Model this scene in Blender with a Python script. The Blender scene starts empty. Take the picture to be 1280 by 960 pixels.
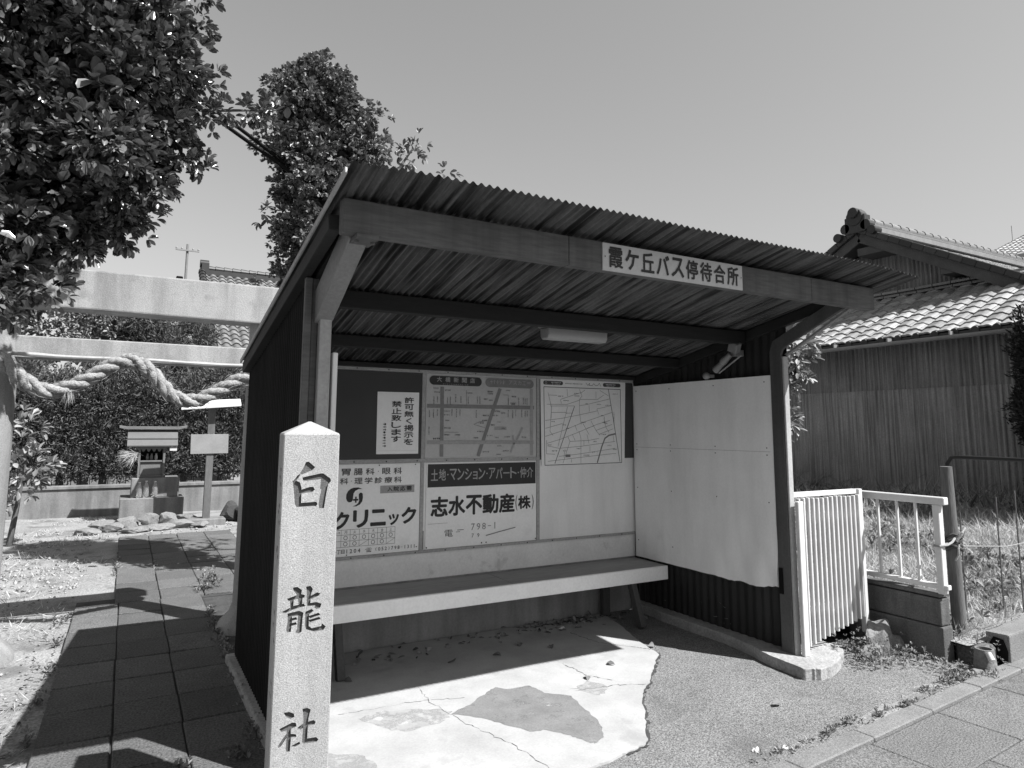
import bpy, bmesh, math, random
import numpy as np
from mathutils import Vector, Matrix

SC = bpy.context.scene
COL = SC.collection
R = math.radians
random.seed(7)
RNG = np.random.default_rng(11)

# ------------------------------------------------------------------ camera, sky, sun, exposure
cam_data = bpy.data.cameras.new("camera")
cam = bpy.data.objects.new("camera", cam_data)
COL.objects.link(cam)
SC.camera = cam
cam_data.sensor_fit = 'HORIZONTAL'
cam_data.sensor_width = 36.0
cam_data.lens = 848.08 / 1280 * 36.0
cam_data.shift_y = -(480 - 430.28) / 1280
cam_data.clip_start = 0.05
cam_data.clip_end = 2000
YAW, PITCH, ROLL = R(29.36), R(7.186), R(0.27)
fw = Vector((math.sin(YAW) * math.cos(PITCH), math.cos(YAW) * math.cos(PITCH), math.sin(PITCH)))
rt = Vector((math.cos(YAW), -math.sin(YAW), 0))
up = rt.cross(fw)
rt2 = math.cos(ROLL) * rt + math.sin(ROLL) * up
up2 = rt2.cross(fw)
m = Matrix((rt2, up2, -fw)).transposed().to_4x4()
m.translation = Vector((0, 0, 1.55))
cam.matrix_world = m

SUN_TO = Vector((0.44, -0.65, 1.0)).normalized()
elev = math.asin(SUN_TO.z)
azim = math.atan2(SUN_TO.x, SUN_TO.y)
world = bpy.data.worlds.new("World")
SC.world = world
world.use_nodes = True
nt = world.node_tree
nt.nodes.clear()
sky = nt.nodes.new("ShaderNodeTexSky")
sky.sky_type = 'NISHITA'
sky.sun_disc = False
sky.sun_elevation = elev
sky.sun_rotation = azim
sky.air_density = 3.0
sky.dust_density = 0.25
sky.ozone_density = 1.0
bw = nt.nodes.new("ShaderNodeRGBToBW")
bg = nt.nodes.new("ShaderNodeBackground")
bg.inputs[1].default_value = 0.053
wo = nt.nodes.new("ShaderNodeOutputWorld")
nt.links.new(sky.outputs[0], bw.inputs[0])
nt.links.new(bw.outputs[0], bg.inputs[0])
nt.links.new(bg.outputs[0], wo.inputs[0])
sun_data = bpy.data.lights.new("sun", 'SUN')
sun_data.energy = 5.0
sun_data.angle = R(0.53)
sun_data.color = (1, 1, 1)
sun = bpy.data.objects.new("sun", sun_data)
COL.objects.link(sun)
sun.rotation_euler = (-SUN_TO).to_track_quat('-Z', 'Y').to_euler()
sun.location = (4, -6, 10)
SC.view_settings.view_transform = 'Standard'
SC.view_settings.look = 'None'
SC.view_settings.exposure = 1.0
SC.view_settings.gamma = 1.0

# ------------------------------------------------------------------ materials (a black and white place: greys only)
def g3(v):
    return (v, v, v, 1)

def mat(name, v, var=0.15, scale=6.0, fine=60.0, fvar=0.12, rough=0.8, bump=0.15, bscale=None, stretch=(1, 1, 1),
        streak=0.0, sscale=8.0, sstretch=(1, 1, .05), spec=0.3, metal=0.0, blot=0.0, blot_v=0.05, blot_scale=2.0, blot_t=0.62, slo=.42, shi=.68):
    M = bpy.data.materials.new(name)
    M.use_nodes = True
    t = M.node_tree
    N, L = t.nodes, t.links
    b = N["Principled BSDF"]
    b.inputs["Roughness"].default_value = rough
    b.inputs["Metallic"].default_value = metal
    b.inputs["Specular IOR Level"].default_value = spec
    tc = N.new("ShaderNodeTexCoord")
    mp = N.new("ShaderNodeMapping")
    mp.inputs["Scale"].default_value = stretch
    L.new(tc.outputs["Object"], mp.inputs[0])

    def noise(sc, det=5, src=mp, rg=.6):
        n = N.new("ShaderNodeTexNoise")
        n.inputs["Scale"].default_value = sc
        n.inputs["Detail"].default_value = det
        n.inputs["Roughness"].default_value = rg
        L.new(src.outputs[0], n.inputs["Vector"])
        return n

    def remap(src, lo, hi, a, z):
        r = N.new("ShaderNodeMapRange")
        r.inputs[1].default_value = lo
        r.inputs[2].default_value = hi
        r.inputs[3].default_value = a
        r.inputs[4].default_value = z
        L.new(src, r.inputs[0])
        return r.outputs[0]

    def mul(a, c):
        q = N.new("ShaderNodeMath")
        q.operation = 'MULTIPLY'
        L.new(a, q.inputs[0])
        if isinstance(c, float):
            q.inputs[1].default_value = c
        else:
            L.new(c, q.inputs[1])
        return q.outputs[0]

    n1 = noise(scale)
    n2 = noise(fine, 3)
    val = remap(n1.outputs["Fac"], .3, .7, v * (1 - var), v * (1 + var))
    val = mul(val, remap(n2.outputs["Fac"], .3, .7, 1 - fvar, 1 + fvar))
    if streak:
        m2 = N.new("ShaderNodeMapping")
        m2.inputs["Scale"].default_value = sstretch
        L.new(tc.outputs["Object"], m2.inputs[0])
        n3 = noise(sscale, 4, m2)
        val = mul(val, remap(n3.outputs["Fac"], slo, shi, 1.0, 1 - streak))
    if blot:
        n4 = noise(blot_scale, 6, mp, .65)
        f = remap(n4.outputs["Fac"], blot_t, blot_t + .1, 0.0, blot)
        mx = N.new("ShaderNodeMix")
        mx.data_type = 'FLOAT'
        L.new(f, mx.inputs[0])
        L.new(val, mx.inputs[2])
        mx.inputs[3].default_value = blot_v
        val = mx.outputs[0]
    cb = N.new("ShaderNodeCombineColor")
    for i in range(3):
        L.new(val, cb.inputs[i])
    L.new(cb.outputs[0], b.inputs["Base Color"])
    if bump:
        bp = N.new("ShaderNodeBump")
        bp.inputs["Strength"].default_value = bump
        bp.inputs["Distance"].default_value = 0.01
        nb = noise(bscale or fine, 5)
        L.new(nb.outputs["Fac"], bp.inputs["Height"])
        L.new(bp.outputs[0], b.inputs["Normal"])
    return M

def leaf_mat(name, lo, hi, trans=0.25, rough=0.45, spec=0.5):
    M = bpy.data.materials.new(name)
    M.use_nodes = True
    t = M.node_tree
    N, L = t.nodes, t.links
    b = N["Principled BSDF"]
    b.inputs["Roughness"].default_value = rough
    b.inputs["Specular IOR Level"].default_value = spec
    ge = N.new("ShaderNodeNewGeometry")
    r = N.new("ShaderNodeMapRange")
    r.inputs[3].default_value = lo
    r.inputs[4].default_value = hi
    L.new(ge.outputs["Random Per Island"], r.inputs[0])
    cb = N.new("ShaderNodeCombineColor")
    for i in range(3):
        L.new(r.outputs[0], cb.inputs[i])
    L.new(cb.outputs[0], b.inputs["Base Color"])
    tr = N.new("ShaderNodeBsdfTranslucent")
    L.new(cb.outputs[0], tr.inputs[0])
    mx = N.new("ShaderNodeMixShader")
    mx.inputs[0].default_value = trans
    out = N["Material Output"]
    L.new(b.outputs[0], mx.inputs[1])
    L.new(tr.outputs[0], mx.inputs[2])
    L.new(mx.outputs[0], out.inputs[0])
    return M

def island_mat(name, lo, hi, rough=.5, fine=40, fvar=.2, spec=.4, bump=.1):
    M = mat(name, 1.0, .12, 5, fine, fvar, rough, bump, spec=spec)
    t = M.node_tree
    N, L = t.nodes, t.links
    b = N["Principled BSDF"]
    src = b.inputs["Base Color"].links[0].from_socket
    ge = N.new("ShaderNodeNewGeometry")
    r = N.new("ShaderNodeMapRange")
    r.inputs[3].default_value = lo
    r.inputs[4].default_value = hi
    L.new(ge.outputs["Random Per Island"], r.inputs[0])
    vm = N.new("ShaderNodeVectorMath")
    vm.operation = 'SCALE'
    L.new(src, vm.inputs[0])
    L.new(r.outputs[0], vm.inputs["Scale"])
    L.new(vm.outputs[0], b.inputs["Base Color"])
    return M

M = {}
M['earth'] = mat('dry_earth', 0.24, .22, 1.6, 70, .45, .95, 1.0, 70, blot=.75, blot_v=.11, blot_scale=2.2, blot_t=.53)
M['far'] = mat('far_ground', 0.1, .2, .2, 8, .2, .95, .2)
M['asphalt'] = mat('old_asphalt', .175, .14, 2.2, 120, .75, .95, 1.0, 110, blot=.55, blot_v=.10, blot_scale=1.3, blot_t=.56)
M['concrete_floor'] = mat('bright_screed', 0.34, .16, 2.6, 90, .07, .75, .12, 60, blot=.7, blot_v=.25, blot_scale=2.4, blot_t=.57)
M['mortar'] = mat('mortar_patch', 0.17, .14, 7, 110, .14, .85, .35, 90, blot=.6, blot_v=.32, blot_scale=10, blot_t=.63)
M['stain'] = mat('worn_screed', 0.29, .12, 6, 90, .08, .8, .1, 60, blot=.6, blot_v=.62, blot_scale=8, blot_t=.58)
M['crack'] = mat('crack_dirt', 0.05, .2, 20, 90, .2, .95, .1)
M['slab'] = island_mat('path_slab', .085, .125, .95, 90, .5, .2, .9)
M['walk_slab'] = island_mat('pavement_slab', .135, .158, .95, 110, .6, .2, .9)
M['joint'] = mat('joint_soil', 0.05, .3, 9, 60, .3, .95, .4)
M['kerb'] = mat('kerb_concrete', 0.17, .15, 5, 120, .3, .9, .5, 90)
M['concrete'] = mat('weathered_concrete', 0.19, .18, 3, 70, .16, .88, .35, 60, streak=.35, sscale=7, sstretch=(1, 1, .12))
M['foundation'] = mat('rough_concrete', 0.3, .18, 6, 60, .22, .92, .9, 35)
M['block'] = mat('block_concrete', 0.12, .2, 4, 110, .25, .92, .6, 90, blot=.8, blot_v=.06, blot_scale=6, streak=.4, sscale=9, sstretch=(1, 1, .2))
M['granite'] = mat('speckled_granite', 0.33, .06, 3, 260, .42, .75, .25, 200, blot=.25, blot_v=.24, blot_scale=22, blot_t=.55, streak=.16, sscale=8, sstretch=(1, 1, .1))
M['granite_cut'] = mat('carved_groove', 0.1, .15, 20, 200, .3, .85, .3)
M['torii'] = mat('torii_granite', 0.29, .10, 2.5, 160, .22, .8, .25, 120, streak=.35, sscale=7, sstretch=(1, 1, .15), blot=.45, blot_v=.15, blot_scale=6, blot_t=.60)
M['iron_roof'] = mat('corrugated_roof_sheet', 0.098, .25, 3, 50, .15, .55, .08, stretch=(1, 1, 1), streak=.90, sscale=24, sstretch=(1, .05, .05), slo=.43, shi=.60, spec=.35)
M['fascia'] = mat('grey_painted_timber', 0.105, .20, 5, 60, .22, .7, .18, 50, stretch=(.12, 1, 1), streak=.35, sscale=5, sstretch=(1.6, .3, .06))
M['beam'] = mat('dark_beam', 0.02, .2, 4, 60, .15, .75, .15, stretch=(.15, 1, 1))
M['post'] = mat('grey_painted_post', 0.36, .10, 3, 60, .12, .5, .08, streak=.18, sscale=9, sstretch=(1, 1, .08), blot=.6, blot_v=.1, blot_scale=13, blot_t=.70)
M['iron_wall'] = mat('dark_corrugated_wall', 0.022, .2, 3, 70, .15, .6, .08, streak=.45, sscale=12, sstretch=(1, 1, .06))
M['batten'] = mat('grey_batten', 0.34, .12, 5, 60, .14, .75, .1)
M['board'] = mat('white_board', 0.8, .05, 2.2, 60, .03, .55, .05, streak=.10, sscale=6, sstretch=(1, 1, .15), blot=.4, blot_v=.62, blot_scale=3.5, blot_t=.63)
M['plaster'] = mat('pale_plaster_wall', 0.72, .08, 3, 60, .06, .85, .15, blot=.4, blot_v=.3, blot_scale=5, blot_t=.6)
M['low_wall'] = mat('grey_mortar_wall', 0.26, .16, 2.5, 60, .1, .9, .25, streak=.35, sscale=6, sstretch=(1, 1, .12))
M['cork'] = mat('dark_baize', 0.062, .08, 3, 200, .15, .95, .1)
M['notice'] = mat('notice_paper', 0.82, .05, 3, 50, .03, .7, .04)
M['poster'] = mat('enamel_poster', 0.8, .06, 2.5, 60, .04, .45, .03, blot=.3, blot_v=.62, blot_scale=4, blot_t=.6)
M['map_old'] = mat('faded_map', 0.46, .08, 2.5, 60, .05, .5, .03)
M['map_road'] = mat('map_road_grey', 0.2, .1, 8, 60, .1, .5, 0)
M['map_mid'] = mat('map_mid_grey', 0.32, .1, 8, 60, .1, .5, 0)
M['ink'] = mat('black_ink', .025, .1, 8, 60, .1, .5, 0)
M['ink_soft'] = mat('worn_ink', .075, .2, 8, 60, .2, .6, 0)
M['ink_faint'] = mat('faint_ink', .2, .2, 30, 90, .25, .6, 0)
M['band'] = mat('dark_band', 0.03, .1, 4, 60, .1, .45, .02)
M['pale_ink'] = mat('pale_ink', .36, .08, 8, 60, .05, .5, 0)
M['seat'] = mat('worn_seat_top', 0.34, .16, 3, 60, .12, .7, .12, stretch=(.15, 1, 1))
M['seat_front'] = mat('white_painted_board', 0.86, .06, 3, 50, .05, .55, .06, blot=.4, blot_v=.4, blot_scale=9, blot_t=.66)
M['leg'] = mat('dark_timber', 0.06, .2, 4, 60, .15, .8, .15)
M['white_metal'] = mat('white_painted_metal', 0.55, .05, 4, 50, .05, .45, .05, blot=.7, blot_v=.35, blot_scale=16, blot_t=.70)
M['sign_white'] = mat('sign_white', 0.5, .05, 3, 50, .05, .5, .03, blot=.4, blot_v=.3, blot_scale=7, blot_t=.64)
M['lamp'] = mat('milky_lamp_cover', 0.32, .05, 3, 50, .03, .3, 0)
M['plastic'] = mat('pale_plastic', 0.24, .05, 4, 50, .03, .4, 0)
M['grey_plastic'] = mat('grey_plastic', .22, .05, 4, 50, .03, .4, 0)
M['black'] = mat('black_rubber', .012, .1, 4, 50, .05, .9, 0, spec=.03)
M['black_pipe'] = mat('black_pipe', .02, .1, 4, 50, .05, .4, 0)
M['straw'] = mat('straw_rope', 0.27, .12, 10, 90, .3, .9, .8, 90, stretch=(1, 1, 1))
M['bamboo'] = mat('dry_bamboo', 0.32, .15, 6, 60, .1, .5, .05)
M['old_wood'] = mat('weathered_wood', 0.11, .22, 3, 40, .25, .9, .4, stretch=(4, 4, .3))
M['shrine_wood'] = mat('shrine_timber', 0.13, .15, 5, 60, .15, .8, .15)
M['shrine_roof'] = mat('shrine_roof_sheet', 0.11, .10, 5, 60, .08, .5, .05)
M['stone'] = mat('yard_stone', 0.17, .22, 5, 60, .25, .9, .8, 30)
M['bark'] = mat('tree_bark', .09, .25, 6, 40, .25, .95, .8, 25, stretch=(1, 1, .35))
M['tile'] = island_mat('silver_glazed_tile', .18, .36, .42, 30, .16, .5, .08)
M['tile_dark'] = island_mat('dark_clay_tile', .016, .04, .5, 30, .2, .4, .1)
M['tile_grey'] = island_mat('grey_clay_tile', .13, .2, .5, 30, .15, .4, .1)
M['house_sheet'] = mat('rusty_corrugated_sheet', 0.2, .2, 1.5, 60, .18, .75, .08, streak=.60, sscale=40, sstretch=(1, 1, .02))
M['house_sheet_low'] = mat('pale_corrugated_sheet', 0.26, .16, 1.5, 60, .18, .75, .08, streak=.60, sscale=40, sstretch=(1, 1, .02))
M['house_wood'] = mat('dark_house_timber', .07, .2, 4, 50, .2, .85, .15)
M['gutter'] = mat('grey_gutter', .2, .1, 4, 50, .1, .5, .05)
M['wall_pale'] = mat('pale_house_wall', 0.3, .06, 2, 40, .05, .8, .05)
M['leaf_near'] = leaf_mat('glossy_leaf', .03, .19, .14, .24, .9)
M['leaf_tree'] = leaf_mat('broad_leaf', .05, .26, .18, .42, .45)
M['leaf_dark'] = leaf_mat('conifer_needles', .04, .14, .10, .65, .3)
M['leaf_pale'] = leaf_mat('pale_shrub_leaf', .12, .36, .25, .45, .4)
M['grass'] = leaf_mat('dry_grass', .26, .66, .3, .6, .3)
M['weed'] = leaf_mat('weed_leaf', .10, .34, .3, .6, .3)
M['litter'] = leaf_mat('dead_leaf', .05, .25, .1, .8, .2)
def worn(m_, scale, lo, hi):
    t = m_.node_tree
    N, L = t.nodes, t.links
    tc = N.new("ShaderNodeTexCoord")
    n = N.new("ShaderNodeTexNoise")
    n.inputs["Scale"].default_value = scale
    n.inputs["Detail"].default_value = 7
    n.inputs["Roughness"].default_value = .7
    L.new(tc.outputs["Object"], n.inputs["Vector"])
    r = N.new("ShaderNodeMapRange")
    r.inputs[1].default_value = lo
    r.inputs[2].default_value = hi
    L.new(n.outputs["Fac"], r.inputs[0])
    tr = N.new("ShaderNodeBsdfTransparent")
    mx = N.new("ShaderNodeMixShader")
    L.new(r.outputs[0], mx.inputs[0])
    L.new(N["Principled BSDF"].outputs[0], mx.inputs[1])
    L.new(tr.outputs[0], mx.inputs[2])
    L.new(mx.outputs[0], N["Material Output"].inputs[0])
worn(M['mortar'], 9, .56, .70)
worn(M['stain'], 7, .45, .62)
M['soil'] = mat('damp_soil', .11, .3, 9, 70, .4, .95, 1.0, 60)
M['pebble'] = island_mat('yard_pebble', .19, .36, .9, 60, .3, .2, .2)
M['post_dark'] = mat('dark_post', .085, .12, 3, 60, .12, .6, .08, streak=.3, sscale=9, sstretch=(1, 1, .08), blot=.6, blot_v=.3, blot_scale=14, blot_t=.72)  # darker grey for the right post body; its flange takes the paler grey
M['brace'] = mat('grey_brace', .20, .12, 3, 60, .12, .6, .1, blot=.6, blot_v=.06, blot_scale=13, blot_t=.66)
M['straw_pale'] = mat('pale_straw', 0.3, .12, 10, 90, .3, .9, .3, 90)
M['iron_outer'] = mat('black_corrugated_wall', 0.012, .2, 3, 70, .15, .7, .08, streak=.4, sscale=12, sstretch=(1, 1, .06), spec=.1)
M['shade_dark_stone'] = mat('shade_dark_stone', .05, .22, 5, 60, .25, .9, .8, 30)  # stone colour darkened to stand for a mass of shade
M['board_grey'] = mat('weathered_board', .22, .1, 6, 50, .06, .7, .05, blot=.4, blot_v=.32, blot_scale=8)
M['black_leaf'] = leaf_mat('black_green_needles', .012, .04, .05, .7, .2)
M['glass'] = None
gm = bpy.data.materials.new('clear_plastic')
gm.use_nodes = True
gb = gm.node_tree.nodes["Principled BSDF"]
gb.inputs["Base Color"].default_value = g3(.9)
gb.inputs["Roughness"].default_value = .08
gb.inputs["Transmission Weight"].default_value = .85
gb.inputs["IOR"].default_value = 1.2
M['glass'] = gm

# ------------------------------------------------------------------ object helpers
ORIGIN = {}

def thing(name, label, cat, loc=(0, 0, 0), group=None):
    o = bpy.data.objects.new(name, None)
    o.empty_display_size = .1
    COL.objects.link(o)
    o.location = loc
    o['label'] = label
    o['category'] = cat
    if group:
        o['group'] = group
    ORIGIN[o.name] = Vector(loc)
    return o

def link_mesh(name, me, parent=None, base=None):
    """Link a world-space mesh as one object, moved so that it sits at its parent's (or its own) base."""
    o = bpy.data.objects.new(name, me)
    COL.objects.link(o)
    org = Vector((0, 0, 0))
    if parent is not None:
        org = ORIGIN[parent.name]
        o.parent = parent
    elif base is not None:
        org = Vector(base)
        o.location = org
    if org.length > 0:
        me.transform(Matrix.Translation(-org))
    ORIGIN[o.name] = org
    return o

def tag(o, label, cat, group=None):
    o['label'] = label
    o['category'] = cat
    if group:
        o['group'] = group
    return o

def setting(o, kind='structure', label=None):
    o['kind'] = kind
    if label:
        o['label'] = label
        o['category'] = o.name.split('.')[0].replace('_', ' ')
    return o

class MB:
    def __init__(s):
        s.v, s.f, s.m = [], [], []

    def add(s, vs, fs, mi=0):
        k = len(s.v)
        s.v += [tuple(p) for p in vs]
        s.f += [tuple(i + k for i in f) for f in fs]
        s.m += [mi] * len(fs)
        return s

    def box(s, x0, x1, y0, y1, z0, z1, mi=0):
        vs = [(x, y, z) for z in (z0, z1) for y in (y0, y1) for x in (x0, x1)]
        return s.add(vs, [(0, 2, 3, 1), (4, 5, 7, 6), (0, 1, 5, 4), (2, 6, 7, 3), (0, 4, 6, 2), (1, 3, 7, 5)], mi)

    def obox(s, c, ux, uy, uz, mi=0):
        """box with centre c and half-axis vectors"""
        c, ux, uy, uz = map(Vector, (c, ux, uy, uz))
        vs = [c + a * ux + b * uy + d * uz for d in (-1, 1) for b in (-1, 1) for a in (-1, 1)]
        return s.add(vs, [(0, 2, 3, 1), (4, 5, 7, 6), (0, 1, 5, 4), (2, 6, 7, 3), (0, 4, 6, 2), (1, 3, 7, 5)], mi)

    def bar(s, a, b, w, h, mi=0, upv=(0, 0, 1)):
        a, b = Vector(a), Vector(b)
        d = b - a
        dn = d.normalized()
        sx = dn.cross(Vector(upv))
        if sx.length < 1e-4:
            sx = Vector((1, 0, 0))
        sx.normalize()
        sz = sx.cross(dn)
        return s.obox((a + b) / 2, d / 2, sx * w / 2, sz * h / 2, mi)

    def poly_prism(s, pts, vec, mi=0):
        """planar polygon pts extruded along vec"""
        n = len(pts)
        vec = Vector(vec)
        vs = [Vector(p) for p in pts] + [Vector(p) + vec for p in pts]
        fs = [tuple(range(n))[::-1], tuple(range(n, 2 * n))] + [(i, (i + 1) % n, (i + 1) % n + n, i + n) for i in range(n)]
        return s.add(vs, fs, mi)

    def tube(s, pts, rad, n=8, mi=0, cap=True):
        pts = [Vector(p) for p in pts]
        if not hasattr(rad, '__len__'):
            rad = [rad] * len(pts)
        vs = []
        prev = None
        for i, p in enumerate(pts):
            d = (pts[min(i + 1, len(pts) - 1)] - pts[max(i - 1, 0)]).normalized()
            if prev is None:
                a = d.cross(Vector((0, 0, 1)))
                if a.length < 1e-3:
                    a = Vector((1, 0, 0))
                a.normalize()
            else:
                a = (prev - d * prev.dot(d)).normalized()
            prev = a
            b = d.cross(a)
            for k in range(n):
                t = 2 * math.pi * k / n
                vs.append(p + rad[i] * (math.cos(t) * a + math.sin(t) * b))
        fs = []
        for i in range(len(pts) - 1):
            for k in range(n):
                fs.append((i * n + k, i * n + (k + 1) % n, (i + 1) * n + (k + 1) % n, (i + 1) * n + k))
        if cap:
            fs.append(tuple(range(n))[::-1])
            fs.append(tuple(range((len(pts) - 1) * n, len(pts) * n)))
        return s.add(vs, fs, mi)

    def lathe(s, c, prof, n=20, mi=0):
        """profile [(r, z)] turned about the vertical through c"""
        c = Vector(c)
        vs = []
        for r, z in prof:
            for k in range(n):
                t = 2 * math.pi * k / n
                vs.append(c + Vector((r * math.cos(t), r * math.sin(t), z)))
        fs = []
        for i in range(len(prof) - 1):
            for k in range(n):
                fs.append((i * n + k, i * n + (k + 1) % n, (i + 1) * n + (k + 1) % n, (i + 1) * n + k))
        fs.append(tuple(range(n))[::-1])
        fs.append(tuple(range((len(prof) - 1) * n, len(prof) * n)))
        return s.add(vs, fs, mi)

    def mesh(s, name, mats, bevel=0.0, smooth=False, seg=1):
        me = bpy.data.meshes.new(name)
        me.from_pydata(s.v, [], s.f)
        if not isinstance(mats, (list, tuple)):
            mats = [mats]
        for q in mats:
            me.materials.append(q)
        me.polygons.foreach_set('material_index', s.m)
        if bevel:
            bm = bmesh.new()
            bm.from_mesh(me)
            bmesh.ops.recalc_face_normals(bm, faces=bm.faces)
            es = [e for e in bm.edges if len(e.link_faces) == 2 and e.calc_face_angle(0) > .5]
            bmesh.ops.bevel(bm, geom=es, offset=bevel, segments=seg, profile=.6, affect='EDGES', clamp_overlap=True)
            bm.to_mesh(me)
            bm.free()
        if smooth:
            me.polygons.foreach_set('use_smooth', [True] * len(me.polygons))
            me.set_sharp_from_angle(angle=R(40))
        me.update()
        return me

    def build(s, name, mats, parent=None, bevel=0.0, smooth=False, base=None, seg=1):
        return link_mesh(name, s.mesh(name, mats, bevel, smooth, seg), parent, base)

def np_mesh(name, V, F, mats, FI=None, smooth=False):
    """triangle or quad mesh from numpy arrays"""
    me = bpy.data.meshes.new(name)
    V = np.asarray(V, dtype=np.float32).reshape(-1, 3)
    F = np.asarray(F, dtype=np.int32)
    k = F.shape[1]
    me.vertices.add(len(V))
    me.vertices.foreach_set('co', V.ravel())
    me.loops.add(F.size)
    me.loops.foreach_set('vertex_index', F.ravel())
    me.polygons.add(len(F))
    me.polygons.foreach_set('loop_start', np.arange(0, F.size, k, dtype=np.int32))
    if not isinstance(mats, (list, tuple)):
        mats = [mats]
    for q in mats:
        me.materials.append(q)
    if FI is not None:
        me.polygons.foreach_set('material_index', np.asarray(FI, dtype=np.int32))
    if smooth:
        me.polygons.foreach_set('use_smooth', np.ones(len(F), dtype=bool))
    me.update(calc_edges=True)
    me.validate()
    return me

def unit(a):
    return a / (np.linalg.norm(a, axis=1, keepdims=True) + 1e-9)

def leaves(P, D, L, W, fold=.25, curl=.15):
    """leaf blades: base P, direction D, length L, width W (arrays) -> verts, tris; a mid-ribbed blade of six triangles"""
    n = len(P)
    D = unit(D)
    up_ = unit(RNG.normal(size=(n, 3)) * .45 + np.array([0, 0, 1.0]))
    S = unit(np.cross(D, up_))
    U = np.cross(S, D)
    L = np.broadcast_to(np.asarray(L, float), (n,))[:, None]
    W = np.broadcast_to(np.asarray(W, float), (n,))[:, None]
    b = P
    m_ = P + D * L * .6 - U * L * curl * .3
    t = P + D * L - U * L * curl
    def pt(f, w, c):
        return P + D * L * f + S * W * w + U * (W * fold * abs(w) * 2) - U * L * curl * c
    l1, r1 = pt(.28, .34, .05), pt(.28, -.34, .05)
    l2, r2 = pt(.62, .52, .35), pt(.62, -.52, .35)
    l3, r3 = pt(.90, .30, .8), pt(.90, -.30, .8)
    V = np.stack([b, m_, t, l1, r1, l2, r2, l3, r3], 1).reshape(-1, 3)
    T = np.array([(0, 1, 3), (3, 1, 5), (5, 1, 7), (7, 1, 2), (0, 4, 1), (4, 6, 1), (6, 8, 1), (8, 2, 1)])
    F = (np.arange(n)[:, None, None] * 9 + T[None]).reshape(-1, 3)
    return V, F

def blades(P, D, L, W):
    """thin kite blades of two triangles (needles, grass, small leaves)"""
    n = len(P)
    D = unit(D)
    S = unit(np.cross(D, unit(RNG.normal(size=(n, 3)))))
    L = np.broadcast_to(np.asarray(L, float), (n,))[:, None]
    W = np.broadcast_to(np.asarray(W, float), (n,))[:, None]
    N_ = np.cross(S, D)
    V = np.stack([P, P + D * L * .5 + S * W * .5 + N_ * W * .2, P + D * L, P + D * L * .5 - S * W * .5 + N_ * W * .2], 1).reshape(-1, 3)
    T = np.array([(0, 1, 2), (0, 2, 3)])
    F = (np.arange(n)[:, None, None] * 4 + T[None]).reshape(-1, 3)
    return V, F

def blob(c, r, n, shell=(.72, 1.05), lump=.18):
    """points in an uneven shell of an ellipsoid, with their outward directions"""
    d = unit(RNG.normal(size=(n, 3)))
    ph = RNG.uniform(0, 6.28, 6)
    w = 1 + lump * (np.sin(d[:, 0] * 5 + ph[0]) * np.sin(d[:, 1] * 4 + ph[1]) + np.sin(d[:, 2] * 6 + ph[2]) * np.sin(d[:, 0] * 7 + ph[3]))
    k = RNG.uniform(shell[0] ** 2, shell[1] ** 2, n) ** .5 * w
    return np.array(c) + d * np.array(r) * k[:, None], unit(d / np.array(r))

def join(parts):
    V, F, k = [], [], 0
    for v, f in parts:
        V.append(v)
        F.append(f + k)
        k += len(v)
    return np.concatenate(V), np.concatenate(F)

def rosettes(P, O, per, L, W, spread=.9):
    """per leaves fanned round each twig end"""
    n = len(P)
    PP = np.repeat(P, per, 0)
    OO = np.repeat(O, per, 0)
    D = unit(OO + spread * unit(RNG.normal(size=(n * per, 3))) + np.array([0, 0, .15]))
    LL = L * RNG.uniform(.65, 1.15, n * per)
    return leaves(PP + D * .006, D, LL, LL * W)

TEXT_CACHE = {}

def glyphs(txt, bold=0.0):
    """flat outline of a text with the built-in typeface: verts (x, y), triangles / polygons, bounds"""
    key = (txt, bold)
    if key not in TEXT_CACHE:
        c = bpy.data.curves.new('lettering_outline', 'FONT')
        c.body = txt
        c.offset = bold
        c.resolution_u = 2
        o = bpy.data.objects.new('lettering_outline', c)
        COL.objects.link(o)
        dg = bpy.context.evaluated_depsgraph_get()
        me = bpy.data.meshes.new_from_object(o.evaluated_get(dg))
        V = np.array([v.co[:2] for v in me.vertices])
        F = [tuple(p.vertices) for p in me.polygons]
        bpy.data.objects.remove(o)
        bpy.data.curves.remove(c)
        bpy.data.meshes.remove(me)
        TEXT_CACHE[key] = (V, F, V.min(0), V.max(0))
    return TEXT_CACHE[key]

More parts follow.
